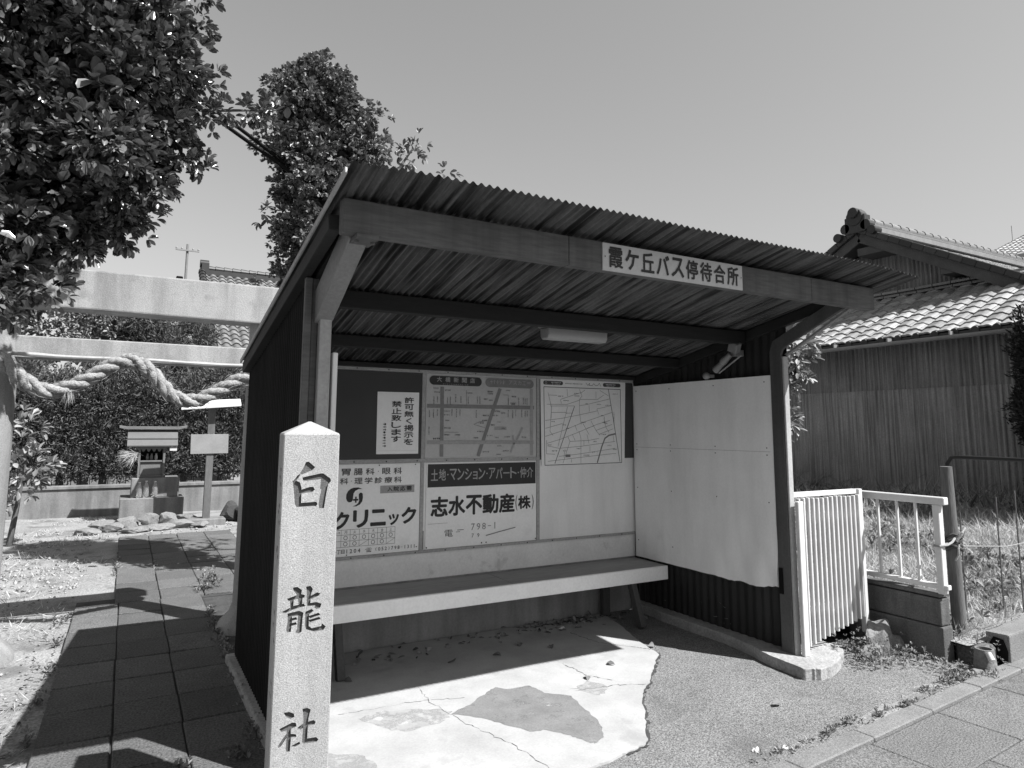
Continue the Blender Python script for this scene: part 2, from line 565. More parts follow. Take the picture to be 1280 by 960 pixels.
class Plate(MB):
    """flat graphics on a plane: (u, v) -> o + u*U + v*V, lifted along Nn"""
    def __init__(s, o, U, V, Nn):
        super().__init__()
        s.o, s.U, s.V, s.N = Vector(o), Vector(U), Vector(V), Vector(Nn)

    def p(s, u, v, h):
        return s.o + s.U * u + s.V * v + s.N * h

    def poly(s, pts, h, mi):
        a = sum(pts[i][0] * pts[(i + 1) % len(pts)][1] - pts[(i + 1) % len(pts)][0] * pts[i][1] for i in range(len(pts)))
        if a < 0:
            pts = pts[::-1]
        return s.add([s.p(u, v, h) for u, v in pts], [tuple(range(len(pts)))], mi)

    def rect(s, u0, v0, u1, v1, h, mi):
        return s.poly([(u0, v0), (u1, v0), (u1, v1), (u0, v1)], h, mi)

    def line(s, pts, w, h, mi):
        for (a, b), (c, d) in zip(pts[:-1], pts[1:]):
            l = math.hypot(c - a, d - b) or 1e-6
            nx, ny = -(d - b) / l * w / 2, (c - a) / l * w / 2
            ex, ey = (c - a) / l * w * .3, (d - b) / l * w * .3
            s.poly([(a - ex + nx, b - ey + ny), (a - ex - nx, b - ey - ny), (c + ex - nx, d + ey - ny), (c + ex + nx, d + ey + ny)], h, mi)
        return s

    def ring(s, u, v, r, w, h, mi, n=14):
        pts = [(u + r * math.cos(6.2832 * k / n), v + r * math.sin(6.2832 * k / n)) for k in range(n + 1)]
        return s.line(pts, w, h, mi)

    def pill(s, u0, v0, u1, v1, h, mi):
        r = (v1 - v0) / 2
        pts = [(u0 + r - r * math.sin(t), v0 + r - r * math.cos(t)) for t in np.linspace(0, math.pi, 9)] + \
              [(u1 - r + r * math.sin(t), v0 + r + r * math.cos(t)) for t in np.linspace(0, math.pi, 9)]
        return s.poly(pts, h, mi)

    def text(s, txt, u0, v0, u1, v1, h, mi, bold=0.0, keep=False):
        """lettering fitted to a box; bold thickens it with shifted layers, keep holds the natural width"""
        V, F, lo, hi = glyphs(txt)
        b_ = bold * (v1 - v0)
        sc = np.array([(u1 - u0 - 2 * b_), (v1 - v0 - 2 * b_)]) / np.maximum(hi - lo, 1e-6)
        if keep and sc[0] > sc[1]:
            w = (hi - lo)[0] * sc[1]
            u0 = (u0 + u1) / 2 - w / 2 - b_
            sc[0] = sc[1]
        Q = (V - lo) * sc
        sh = [(0, 0)] if not bold else [(0, 0), (b_, 0), (-b_, 0), (0, b_), (0, -b_), (.7 * b_, .7 * b_), (-.7 * b_, .7 * b_), (.7 * b_, -.7 * b_), (-.7 * b_, -.7 * b_)]
        for k, (dx, dy) in enumerate(sh):
            s.add([s.p(u0 + b_ + a + dx, v0 + b_ + b + dy, h + k * .00012) for a, b in Q], F, mi)
        return s

    def chars(s, txt, u0, v0, u1, v1, h, mi, bold=0.0, gap=.12, rise=0.0):
        """each character in an equal cell from left to right; middle dots stay small"""
        wts = [.4 if ch in '・·' else (.8 if ch in 'ョッ' else 1) for ch in txt]
        tot = sum(wts)
        x = u0
        for ch, w in zip(txt, wts):
            cw = (u1 - u0) * w / tot
            y = rise * (x - u0)
            if ch in '・·':
                d = (v1 - v0) * .06
                c_ = (x + cw / 2, (v0 + v1) / 2 + y)
                s.rect(c_[0] - d, c_[1] - d, c_[0] + d, c_[1] + d, h, mi)
            elif ch in 'ョッ':
                s.text(ch, x + cw * .12, v0 + y, x + cw * .88, v0 + (v1 - v0) * .72 + y, h, mi, bold)
            elif ch == '-':
                s.rect(x + cw * .2, (v0 + v1) / 2 - (v1 - v0) * .05, x + cw * .8, (v0 + v1) / 2 + (v1 - v0) * .05, h, mi)
            elif ch in 'ー一':
                s.text(ch, x + cw * .06, (v0 + v1) / 2 - (v1 - v0) * .06 + y, x + cw * .94, (v0 + v1) / 2 + (v1 - v0) * .06 + y, h, mi, bold)
            else:
                g = cw * gap / 2
                s.text(ch, x + g, v0 + y, x + cw - g, v1 + y, h, mi, bold, keep=ord(ch) < 128)
            x += cw
        return s

def corrugated(name, mats, parent, o, U, Nn, V, lu, lv, pitch, amp, nv=1, sag=None, per=8, thick=.0):
    """corrugated sheet: ridges run along V, waves step along U, displaced along Nn; sag(u, v) -> extra offset along Nn"""
    o, U, Nn, V = Vector(o), Vector(U), Vector(Nn), Vector(V)
    nu = int(lu / pitch * per)
    vs, fs = [], []
    for j in range(nv + 1):
        v = lv * j / nv
        for i in range(nu + 1):
            u = lu * i / nu
            h = amp * math.sin(2 * math.pi * u / pitch) + (sag(u, v) if sag else 0)
            e = V * v
            vs.append(o + U * u + e + Nn * h)
    for j in range(nv):
        for i in range(nu):
            a = j * (nu + 1) + i
            fs.append((a, a + 1, a + nu + 2, a + nu + 1))
    b = MB()
    b.add(vs, fs)
    me = b.mesh(name, mats)
    me.polygons.foreach_set('use_smooth', [True] * len(me.polygons))
    return link_mesh(name, me, parent)

def pantiles(o, U, V, Nn, nu, nv, pu, pv, amp=.028, lip=.03):
    """S-shaped roof tiles, each an island of its own, with its thick front lip"""
    o, U, V, Nn = map(Vector, (o, U, V, Nn))
    b = MB()
    K = 8
    for j in range(nv):
        for i in range(nu):
            jz = random.uniform(-.003, .003)
            top, bot, lipv = [], [], []
            for k in range(K + 1):
                t = k / K
                h = amp * math.sin(2 * math.pi * t - .6) + .010 * math.sin(4 * math.pi * t)
                u = (i + t * .985) * pu
                bot.append(o + U * u + V * (j * pv) + Nn * (h + lip + jz))
                lipv.append(o + U * u + V * (j * pv + .004) + Nn * (h + jz - .006))
                top.append(o + U * u + V * ((j + 1.04) * pv) + Nn * (h + jz))
            vs = lipv + bot + top
            fs = []
            for r_ in (0, 1):
                for k in range(K):
                    a = r_ * (K + 1) + k
                    fs.append((a, a + 1, a + K + 2, a + K + 1))
            b.add(vs, fs)
    return b

def skin_tree(segs, name, m_, parent, n=8):
    b = MB()
    for pts, rads in segs:
        b.tube(pts, rads, n)
    return b.build(name, m_, parent, smooth=True)

def rock(c, r, seed, squash=.6, lum=.25):
    rr = np.random.default_rng(seed)
    bm = bmesh.new()
    bmesh.ops.create_icosphere(bm, subdivisions=3, radius=1)
    ph = rr.uniform(0, 6.28, 9)
    cuts = [(Vector(unit(rr.normal(size=(1, 3)))[0]), rr.uniform(.50, .82)) for _ in range(15)]
    for v in bm.verts:
        d = v.co.copy()
        for n_, t in cuts:
            e = d.dot(n_)
            if e > t:
                d -= n_ * (e - t) * .92
        k = 1 + lum * .3 * (math.sin(d.x * 4 + ph[0]) * math.sin(d.y * 5 + ph[1]) + .4 * math.sin(d.z * 9 + ph[2]) * math.sin(d.x * 11 + ph[3]))
        v.co = Vector((d.x * r[0] * k, d.y * r[1] * k, max(d.z * r[2] * k, -r[2] * squash)))
    me = bpy.data.meshes.new('stone')
    bm.to_mesh(me)
    bm.free()
    me.transform(Matrix.Translation(Vector(c) + Vector((0, 0, r[2] * squash - .01))))
    me.polygons.foreach_set('use_smooth', [True] * len(me.polygons))
    me.set_sharp_from_angle(angle=R(18))
    return me

# ------------------------------------------------------------------ the ground
def sheet(name, pts, z, m_, kind='structure'):
    b = MB()
    b.add([(x, y, z) for x, y in pts], [tuple(range(len(pts)))])
    me = b.mesh(name, m_)
    if me.polygons[0].normal.z < 0:
        me.flip_normals()
    o = link_mesh(name, me)
    return setting(o, kind)

sheet('ground', [(-600, -600), (600, -600), (600, 600), (-600, 600)], -.03, M['far'])

def terrain(name, x0, x1, y0, y1, step, fz, m_, keep=None):
    xs = np.arange(x0, x1 + step * .5, step)
    ys = np.arange(y0, y1 + step * .5, step)
    vs = [(x, y, fz(x, y)) for y in ys for x in xs]
    nx = len(xs)
    fs = []
    for j in range(len(ys) - 1):
        for i in range(nx - 1):
            cx, cy = (xs[i] + xs[i + 1]) / 2, (ys[j] + ys[j + 1]) / 2
            if keep is None or keep(cx, cy):
                a = j * nx + i
                fs.append((a, a + 1, a + nx + 1, a + nx))
    b = MB()
    b.add(vs, fs)
    o = b.build(name, m_, smooth=True)
    return setting(o)

def wob(x, y, s=1.0):
    return .5 * math.sin(x * 2.3 * s + 1.3 * math.sin(y * 1.7 * s)) + .5 * math.sin(y * 2.9 * s + 1.1 * math.sin(x * 2.1 * s) + 2)

terrain('yard', -9, .9, 1.0, 17.5, .1, lambda x, y: .004 + .006 * wob(x, y) + .004 * wob(x * 3.1, y * 3.3), M['earth'])
terrain('back_yard', .9, 4.1, 4.95, 17.5, .1, lambda x, y: .0 + .008 * wob(x, y), M['earth'])

def ragged_edge(pts):
    out = []
    for a, b_ in zip(pts, pts[1:] + pts[:1]):
        for k in range(3):
            t = k / 3
            out.append((a[0] + (b_[0] - a[0]) * t + random.uniform(-.006, .006), a[1] + (b_[1] - a[1]) * t + random.uniform(-.006, .006)))
    return out

def lot_z(x, y):
    t = max(0, min(1, (x - 5.0) / 4.5))
    return .13 + .40 * t * t * (3 - 2 * t) + .02 * wob(x, y, 1.5)

terrain('weedy_lot', 4.1, 26, 2.64, 22, .15, lot_z, M['earth'], lambda x, y: (x > 5.05) or (y > 3.36))
sheet('asphalt', [(.9, 2.0), (3.0, 2.27), (4.8, 2.42), (5.2, 2.52), (5.05, 2.7), (5.05, 3.4), (4.06, 3.42), (3.99, 4.85), (.86, 4.85)], .003, M['asphalt'])
le = MB()
le.poly_prism([(x, y, -.05) for x, y in ragged_edge([(5.044, 2.59), (5.225, 2.57), (5.225, 2.75), (5.044, 2.76)])], (0, 0, .175))
setting(le.build('lot_edge_ground', M['soil'], bevel=.02))
# the bright concrete floor, its ragged edge against the asphalt
edge = [(3.62, 4.84), (3.50, 4.42), (3.40, 4.14), (3.36, 4.01), (3.34, 3.90), (3.31, 3.79), (3.20, 3.70), (3.10, 3.60), (3.02, 3.53), (2.93, 3.44), (2.83, 3.37),
        (2.75, 3.30), (2.67, 3.21), (2.60, 3.10), (2.51, 2.99), (2.43, 2.90), (2.36, 2.80), (2.27, 2.77), (2.19, 2.76), (2.1, 2.74), (1.99, 2.73), (1.6, 2.66), (1.2, 2.62), (.8, 2.75), (.80, 4.84)]
jag = []
for i, (a, b_) in enumerate(zip(edge[:-1], edge[1:])):
    for k in range(4):
        t = k / 4
        jag.append((a[0] + (b_[0] - a[0]) * t + random.uniform(-.006, .006), a[1] + (b_[1] - a[1]) * t + random.uniform(-.006, .006)))
jag.append(edge[-1])
fl = MB()
fl.poly_prism([(x, y, -.02) for x, y in jag], (0, 0, .034))
setting(fl.build('concrete_floor', M['concrete_floor']))

def ragged(pts, amp=.014, n=5):
    out = []
    for a, b_ in zip(pts, pts[1:] + pts[:1]):
        for k in range(n):
            t = k / n
            out.append((a[0] + (b_[0] - a[0]) * t + random.uniform(-amp, amp), a[1] + (b_[1] - a[1]) * t + random.uniform(-amp, amp)))
    return out

patch = [(1.64, 3.57), (1.79, 3.64), (1.95, 3.75), (2.03, 3.79), (2.09, 3.73), (2.23, 3.72), (2.24, 3.58), (2.35, 3.47), (2.32, 3.26), (2.28, 3.08), (2.21, 2.96), (2.12, 2.9),
         (2.09, 2.96), (2.06, 3.04), (1.99, 3.15), (1.91, 3.18), (1.83, 3.32), (1.76, 3.44)]
sheet('floor_patch_surface', ragged(patch, .008), .0150, M['mortar'])
patch2 = [(1.18, 3.76), (1.33, 3.78), (1.49, 3.72), (1.63, 3.66), (1.66, 3.60), (1.59, 3.53), (1.54, 3.48), (1.35, 3.49), (1.27, 3.55)]
sheet('floor_stain_surface', ragged(patch2), .0147, M['stain'])
sheet('floor_stain_surface', ragged([(.9, 3.45), (1.08, 3.34), (1.12, 3.16), (.98, 3.08), (.86, 3.2)]), .0147, M['stain'])
sheet('floor_stain_surface', ragged([(2.42, 3.55), (2.6, 3.62), (2.62, 3.47), (2.52, 3.38)], .02), .0147, M['stain'])
ck = MB()
def crack(pts, w):
    q = []
    for a, b_ in zip(pts[:-1], pts[1:]):
        for k in range(12):
            t = k / 12
            q.append((a[0] + (b_[0] - a[0]) * t + random.uniform(-.010, .010), a[1] + (b_[1] - a[1]) * t + random.uniform(-.010, .010)))
    q.append(pts[-1])
    for (x0, y0), (x1, y1) in zip(q[:-1], q[1:]):
        l = math.hypot(x1 - x0, y1 - y0) or 1
        k = w * random.uniform(.08, .7) / 2
        nx, ny = -(y1 - y0) / l * k, (x1 - x0) / l * k
        ck.add([(x0 - nx, y0 - ny, .0153), (x1 - nx, y1 - ny, .0153), (x1 + nx, y1 + ny, .0153), (x0 + nx, y0 + ny, .0153)], [(0, 1, 2, 3)])
crack([(1.62, 4.02), (1.60, 3.78), (1.66, 3.42), (1.75, 3.1), (1.8, 2.75)], .006)
crack([(2.62, 3.95), (2.63, 3.70), (2.72, 3.55)], .008)
crack([(2.42, 3.52), (2.7, 3.47), (2.86, 3.40)], .008)
crack([(3.05, 4.5), (3.1, 4.2), (3.27, 3.98), (3.33, 3.9)], .010)
crack([(1.1, 3.85), (1.5, 3.83), (1.8, 3.74)], .005)
setting(ck.build('floor_crack_lines', M['crack']))
gap = MB()
for a, b_ in zip(jag[12:72], jag[13:73]):
    k = random.uniform(.004, .018)
    gap.add([(a[0], a[1], .0075), (b_[0], b_[1], .0075), (b_[0] + k, b_[1] - k, .0075), (a[0] + k, a[1] - k, .0075)], [(0, 1, 2, 3)])
setting(gap.build('floor_edge_gap_surface', M['crack']))

# shrine path of square concrete slabs
sheet('path_bed', [(-.285, 2.9), (.70, 2.9), (.70, 7.0), (1.45, 7.0), (1.45, 11.2), (.005, 11.2), (.005, 7.3), (-.285, 7.3)], .017, M['joint'])
sheet('soil_ground', ragged([(.69, 2.9), (.88, 2.9), (.88, 5.2), (1.3, 5.6), (1.4, 7.0), (.70, 7.0)], .015, 6), .014, M['joint'])
sheet('sand_ground', ragged([(3.35, 2.36), (3.9, 2.42), (4.35, 2.47), (4.55, 2.56), (4.3, 2.60), (4.0, 2.53), (3.7, 2.50)], .02, 6), .0065, M['earth'])
pb = MB()
def slab(b, x0, x1, y0, y1, z0, z1, tilt=.004):
    t = [random.uniform(-tilt, tilt) for _ in range(4)]
    vs = [(x0, y0, z0), (x1, y0, z0), (x0, y1, z0), (x1, y1, z0), (x0, y0, z1 + t[0]), (x1, y0, z1 + t[1]), (x0, y1, z1 + t[2]), (x1, y1, z1 + t[3])]
    b.add(vs, [(0, 2, 3, 1), (4, 5, 7, 6), (0, 1, 5, 4), (2, 6, 7, 3), (0, 4, 6, 2), (1, 3, 7, 5)])
rows = [2.86 + .42 * k for k in range(20)]
for k, y0 in enumerate(rows):
    y1 = y0 + random.uniform(.400, .408)
    xs = [-.29, .035, .355, .69] if y0 < 6.8 else [.0, .36, .72, 1.08, 1.44]
    dx = random.uniform(-.004, .004)
    for x0, x1 in zip(xs[:-1], xs[1:]):
        j = random.uniform(-.006, .006)
        slab(pb, x0 + dx + random.uniform(.001, .006), x1 + dx - random.uniform(.001, .005), y0 + j, y1 + j, 0, .034)
setting(pb.build('path', M['slab'], bevel=.005))
# pavement beside the road
E1 = Vector((math.cos(R(4.6)), math.sin(R(4.6)), 0))
E2 = Vector((-E1.y, E1.x, 0))
K0 = Vector((2.62, 2.21, 0))
kb = MB()
u = -2.2
while u < 13:
    l = random.uniform(.58, .62)
    c = K0 + E1 * (u + l / 2) + E2 * .055 + Vector((0, 0, -.028))
    kb.obox(c, E1 * (l / 2 - .0015), E2 * .055, Vector((0, 0, .05 + random.uniform(-.002, .002))))
    u += l
setting(kb.build('kerb', M['kerb'], bevel=.006))
pts = [K0 + E1 * a + E2 * b_ for a, b_ in ((-5, -4), (16, -4), (16, .0), (-5, .0))]
sheet('pavement_bed', [(p.x, p.y) for p in pts], -.002, M['joint'])
wb = MB()
for r_ in range(8):
    for i in range(-6, 22):
        u0 = i * .69 + .01 + (.0 if r_ % 2 == 0 else .30)
        c = K0 + E1 * (u0 + .345) + E2 * (-.01 - .40 * r_ - .20) + Vector((0, 0, -.015 + random.uniform(-.003, .003)))
        wb.obox(c, E1 * random.uniform(.337, .342) + Vector((0, 0, random.uniform(-.002, .002))), E2 * .1955, Vector((0, 0, .028)))
setting(wb.build('pavement', M['walk_slab'], bevel=.005))

# ------------------------------------------------------------------ the bus shelter
def roof_z(y):
    return 2.535 - .2 * (y - 2.38)

SH = thing('bus_shelter', 'open fronted grey bus shelter with corrugated lean-to roof and name sign on its beam', 'bus shelter', (2.4, 4.0, 0))
sl = Vector((0, 1, -.2)).normalized()
sn = Vector((0, .2, 1)).normalized()
def roof_sag(u, v):
    f = max(0, 1 - v / 1.2)
    t = max(0, (u - 2.7) / .9)
    return -.030 * t * t * f + .006 * math.sin(u * 2.2 + 1) * f + .010 * max(0, 1 - abs(u - 1.4)) * f - .012 * max(0, 1 - u / .25) * f
corrugated('roof', M['iron_roof'], SH, (.66, 2.38, roof_z(2.38)), (1, 0, 0), sn, sl, 3.60, 2.66, .0375, .0075, 16, roof_sag)
MB().bar((.655, 2.44, roof_z(2.44) - .006), (.655, 4.98, roof_z(4.98) - .006), .010, .026).build('verge_trim', M['batten'], SH, .002)
MB().bar((.690, 2.72, roof_z(2.72) - .072), (.690, 4.96, roof_z(4.96) - .055), .05, .070).build('verge_board', M['beam'], SH, .003)
b = MB()
for x0, x1 in ((.692, 1.770), (1.772, 3.520), (3.522, 4.135)):
    b.box(x0, x1, 2.60, 2.66, 2.325, 2.466)
b.build('fascia_beam', M['fascia'], SH, .004)
for yb, h in ((3.56, .095), (4.27, .075)):
    MB().box(.80, 3.985, yb - .035, yb + .035, roof_z(yb) - .012 - h, roof_z(yb) - .012).build('roof_beam', M['beam'], SH, .004)
MB().box(.80, 3.985, 4.80, 4.84, 2.0, roof_z(4.82) - .012).build('roof_beam', M['beam'], SH, .003)
for x in (.762, 4.018):
    MB().bar((x, 2.70, roof_z(2.7) - .05), (x, 4.9, roof_z(4.9) - .05), .04, .07).build('rafter', M['beam'], SH, .003)
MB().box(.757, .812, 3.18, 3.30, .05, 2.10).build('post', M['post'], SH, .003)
MB().poly_prism([(.738, y, z) for y, z in [(3.27, 2.03), (3.30, 2.03), (3.30, 2.17), (2.668, 2.440), (2.668, 2.318), (3.175, 2.062)]], (.080, 0, 0)).build('brace', M['brace'], SH, .004)
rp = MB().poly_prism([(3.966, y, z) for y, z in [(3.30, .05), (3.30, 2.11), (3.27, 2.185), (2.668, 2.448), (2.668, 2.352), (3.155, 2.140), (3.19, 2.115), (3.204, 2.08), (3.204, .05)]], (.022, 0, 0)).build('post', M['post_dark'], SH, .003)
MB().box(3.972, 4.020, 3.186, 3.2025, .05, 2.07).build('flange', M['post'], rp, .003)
MB().poly_prism([(3.990, y, z) for y, z in [(3.1765, 2.075), (2.668, 2.335), (2.668, 2.350), (3.19, 2.085)]], (.030, 0, 0)).build('flange', M['brace'], rp)
b = MB()
b.box(.745, .835, 2.58, 2.72, 2.306, 2.322)
for x in (.757, .825):
    b.lathe((x, 2.63, 2.296), [(.010, 0), (.010, .012)], 8)
b.build('bracket_plate', M['fascia'], SH)

def wall_sheet(name, x, y0, y1, z0, ztop, pitch, amp, m_, sgn=1):
    n = int((y1 - y0) / pitch * 8)
    vs, fs = [], []
    for i in range(n + 1):
        y = y0 + (y1 - y0) * i / n
        h = amp * math.sin(2 * math.pi * (y - y0) / pitch)
        vs += [(x + h, y, z0), (x + h, y, ztop(y))]
    for i in range(n):
        fs.append((2 * i, 2 * i + 2, 2 * i + 3, 2 * i + 1))
    bb = MB()
    bb.add(vs, fs)
    me = bb.mesh(name, m_)
    me.polygons.foreach_set('use_smooth', [True] * len(me.polygons))
    return link_mesh(name, me, SH)
wall_sheet('side_wall', .715, 3.24, 4.95, .05, lambda y: roof_z(y) - .05, .048, .006, M['iron_outer'])
wall_sheet('side_wall', 4.030, 3.20, 4.95, .04, lambda y: roof_z(y) - .05, .075, .006, M['iron_wall'])
b = MB()
b.box(.690, .722, 3.205, 3.24, .09, 2.26)
b.box(.724, .755, 3.22, 3.25, .09, 2.26)
b.build('corner_trim', M['fascia'], SH, .003)
MB().box(3.955, 3.966, 3.262, 3.29, .45, .62).build('corner_trim', M['black'], SH)
# back wall
b = MB()
b.box(.80, 4.0, 4.865, 4.96, 0, .45)
b.build('low_wall', M['low_wall'], SH)
MB().box(.80, 4.0, 4.86, 4.94, .45, .645).build('plaster_band', M['plaster'], SH)
MB().box(.80, 4.0, 4.85, 4.93, .648, 2.03).build('back_panel', M['board'], SH)
b = MB()
for x in (1.955, 2.975):
    b.box(x - .014, x + .014, 4.838, 4.849, .66, 1.985)
b.box(.83, 3.985, 4.836, 4.849, 1.978, 2.004)
b.box(.83, 2.99, 4.837, 4.849, 1.302, 1.330)
b.box(.83, 3.985, 4.836, 4.853, .640, .660)
for x in np.arange(.95, 3.95, .24):
    for z in (1.991, 1.316, .65):
        if z == 1.316 and x > 2.95:
            continue
        b.box(x - .004, x + .004, 4.8335, 4.837, z - .004, z + .004, 1)
b.build('wall_trim', [M['batten'], M['black']], SH, 0)
MB().box(1.962, 1.974, 4.839, 4.8485, .665, .80).build('wall_trim', M['black'], SH)
# rough concrete footing
b = MB()
foot = [(3.93, 4.86), (3.915, 4.3), (3.90, 3.6), (3.80, 3.16), (3.79, 3.0), (3.87, 2.955), (3.99, 2.94), (4.2, 3.03), (4.38, 3.13), (4.42, 3.22), (4.40, 3.33), (4.09, 3.35), (4.085, 4.86)]
b.poly_prism([(x, y, -.02) for x, y in ragged(foot, .016, 4)], (0, 0, .092))
b.build('footing', M['foundation'], SH, .012, seg=2)
b = MB()
b.poly_prism([(x, y, -.02) for x, y in [(.66, 5.0), (.665, 4.2), (.675, 3.3), (.69, 3.14), (.80, 3.12), (.815, 3.2), (.80, 5.0)]], (0, 0, .10))
b.build('footing', M['foundation'], SH, .012, seg=2)

def wavy_board(name, x, y0, y1, z0, z1, m_, th, parent=None, wrinkle=.012, base=None, split=True):
    """thin sheet on the side wall, buckled and torn towards its lower front corner"""
    bm = bmesh.new()
    ny, nz = 50, 50
    grid = []
    for j in range(nz + 1):
        row = []
        for i in range(ny + 1):
            y = y0 + (y1 - y0) * i / ny
            z = z0 + (z1 - z0) * j / nz
            k = max(0, 1 - (y - y0) / .8) * max(0, 1 - (z - z0) / .55)
            if j == 0:
                z += .008 * math.sin(y * 23) * (k + .1) + .006 * random.uniform(-1, 1) * k + .018 * max(0, 1 - (y - y0) / .3)
            h = wrinkle * k * (math.sin(y * 19 + z * 7) + .7 * math.sin(y * 31 - z * 13 + 1)) + .0012 * math.sin(y * 5) * math.sin(z * 4)
            row.append(bm.verts.new((x - h - wrinkle * 1.5 * k, y, z)))
        grid.append(row)
    for j in range(nz):
        for i in range(ny):
            bm.faces.new((grid[j][i], grid[j + 1][i], grid[j + 1][i + 1], grid[j][i + 1]))
    bmesh.ops.recalc_face_normals(bm, faces=bm.faces)
    r_ = bmesh.ops.solidify(bm, geom=bm.faces[:], thickness=th)
    me = bpy.data.meshes.new(name)
    bm.to_mesh(me)
    bm.free()
    me.materials.append(m_)
    me.polygons.foreach_set('use_smooth', [True] * len(me.polygons))
    me.set_sharp_from_angle(angle=R(40))
    return link_mesh(name, me, parent, base)
nb = wavy_board('blank_board', 3.985, 3.305, 4.82, .458, 1.945, M['board'], .012, base=(3.985, 4.06, .458))
tag(nb, 'large blank white board on the right inner wall with a wrinkled torn lower corner', 'blank board')
MB().box(3.9715, 3.9735, 3.33, 4.80, 1.402, 1.4045).build('seam', M['batten'], nb)
for y_ in (3.36, 3.85, 4.35, 4.78):
    for z_ in (.60, 1.05, 1.38, 1.43, 1.90):
        if not (y_ < 3.5 and z_ < .9):
            MB().box(3.9705, 3.9725, y_ - .004, y_ + .004, z_ - .004, z_ + .004).build('nail', M['leg'], nb)
lb = MB().box(.828, .852, 3.20, 4.83, .458, 1.91).build('blank_board', M['board'], base=(.84, 4.0, .458), bevel=.003)
tag(lb, 'white board seen edge-on beside the left post of the shelter', 'blank board')

# bench
BN = thing('bench', 'long wall to wall bench with worn grey seat and white front board', 'bench', (2.42, 4.64, 0))
b = MB()
b.box(.86, 2.52, 4.447, 4.845, .418, .440)
b.box(2.524, 3.98, 4.447, 4.845, .418, .440)
b.build('seat', M['seat'], BN, .003)
MB().box(.86, 3.982, 4.424, 4.446, .330, .439).build('front_board', M['seat_front'], BN, .003)
for x in (1.245, 3.63):
    MB().bar((x - .0, 4.50, .417), (x, 4.345, 0.012), .06, .05, upv=(1, 0, 0)).build('leg', M['leg'], BN, .003)
    MB().bar((x - .03, 4.78, .417), (x - .03, 4.78, .012), .05, .07, upv=(1, 0, 0)).build('leg', M['leg'], BN, .003)
for x in (1.245, 3.63):
    MB().box(x - .065, x + .005, 4.46, 4.83, .365, .416).build('cross_rail', M['leg'], BN, .003)

# ceiling lamp
LP = thing('ceiling_lamp', 'milky rectangular ceiling lamp, unlit, under the corrugated roof', 'lamp', (2.6, 3.76, 2.14))
MB().box(2.345, 2.855, 3.70, 3.82, 2.222, 2.246).build('base', M['grey_plastic'], LP, .004)
b = MB()
pr_ = [(3.702, 2.222), (3.706, 2.165), (3.722, 2.145), (3.798, 2.145), (3.814, 2.165), (3.818, 2.222)]
b.poly_prism([(2.36, y, z) for y, z in pr_], (.48, 0, 0))
b.build('cover', M['lamp'], LP, .012, seg=3, smooth=True)
for x in (2.415, 2.785):
    MB().box(x - .015, x + .015, 3.74, 3.78, 2.246, 2.262).build('mount', M['beam'], LP)
# sensor floodlight under the roof by the right wall
SL = thing('security_light', 'small grey security light with two angled lamp heads high on the right wall', 'security light', (3.97, 3.62, 2.12))
b = MB()
b.bar((4.02, 3.60, 2.13), (3.93, 3.60, 2.13), .05, .05)
b.build('bracket', M['grey_plastic'], SL, .004)
MB().obox((3.905, 3.56, 2.17), (.028, 0, .01), (0, .040, .018), (0, -.012, .034)).build('housing', M['plastic'], SL, .010, seg=2)
for dy, dz in ((.0, .0), (.075, -.055)):
    h = MB()
    h.tube([(3.905, 3.60 + dy, 2.118 + dz), (3.90, 3.675 + dy, 2.065 + dz)], [.020, .030], 12)
    ho = h.build('lamp_head', M['grey_plastic'], SL, smooth=True)
    MB().tube([(3.90, 3.676 + dy, 2.0645 + dz), (3.899, 3.682 + dy, 2.060 + dz)], [.026, .024], 12).build('lens', M['lamp'], ho)
MB().bar((3.905, 3.50, 2.10), (3.905, 3.72, 1.985), .012, .006).build('shade', M['lamp'], SL)
sd = MB()
sd.lathe((3.90, 3.847, 1.946), [(.012, 0), (.026, .012), (.030, .026), (.024, .044), (.008, .054)], 14)
sd.obox((3.945, 3.847, 1.972), (.028, 0, 0), (0, .012, 0), (0, 0, .012))
tag(sd.build('sensor', M['plastic'], smooth=True, base=(3.90, 3.847, 1.946)), 'small round white sensor knob just above the top edge of the blank white board', 'sensor')

# shelter name sign
NS = Plate((1.962, 2.5975, 2.322), (1, 0, 0), (0, 0, 1), (0, -1, 0))
NS.box(1.962, 2.922, 2.590, 2.5985, 2.322, 2.459, 0)
NS.chars('霞ヶ丘バス停待合所', .028, .018, .935, .122, .0100, 1, .022, .14)
for u_ in (.012, .948):
    NS.rect(u_ - .003, .066, u_ + .003, .072, .0098, 1)
tag(NS.build('name_sign', [M['sign_white'], M['ink']], base=(2.44, 2.6, 2.322)), 'white name sign with large black Japanese lettering fixed to the front beam', 'sign')

# boards and posters on the back wall; u, v are metres from the wall's own lower left
def scribble(P, u, v, w, h, n, h0, mi, vertical=False):
    for k in range(n):
        if vertical:
            cv = v + h / 2 - (k + .5) * h / n
            s = w * .5
            P.rect(u - s, cv - h / n * .12, u + s * random.uniform(.5, 1), cv + h / n * .10, h0, mi)
            P.rect(u - s * random.uniform(-.2, .6), cv - h / n * .36, u - s * random.uniform(-.3, .4) + w * .22, cv + h / n * .36, h0, mi)
        else:
            cu = u - w / 2 + (k + .5) * w / n
            s = h * .5
            P.rect(cu - w / n * .36, v - s * random.uniform(-.4, .4), cu + w / n * .36, v + s * random.uniform(.0, .4) + h * .16, h0, mi)
            P.rect(cu - w / n * random.uniform(-.1, .3), v - s, cu + w / n * .14, v + s * random.uniform(.5, 1), h0, mi)

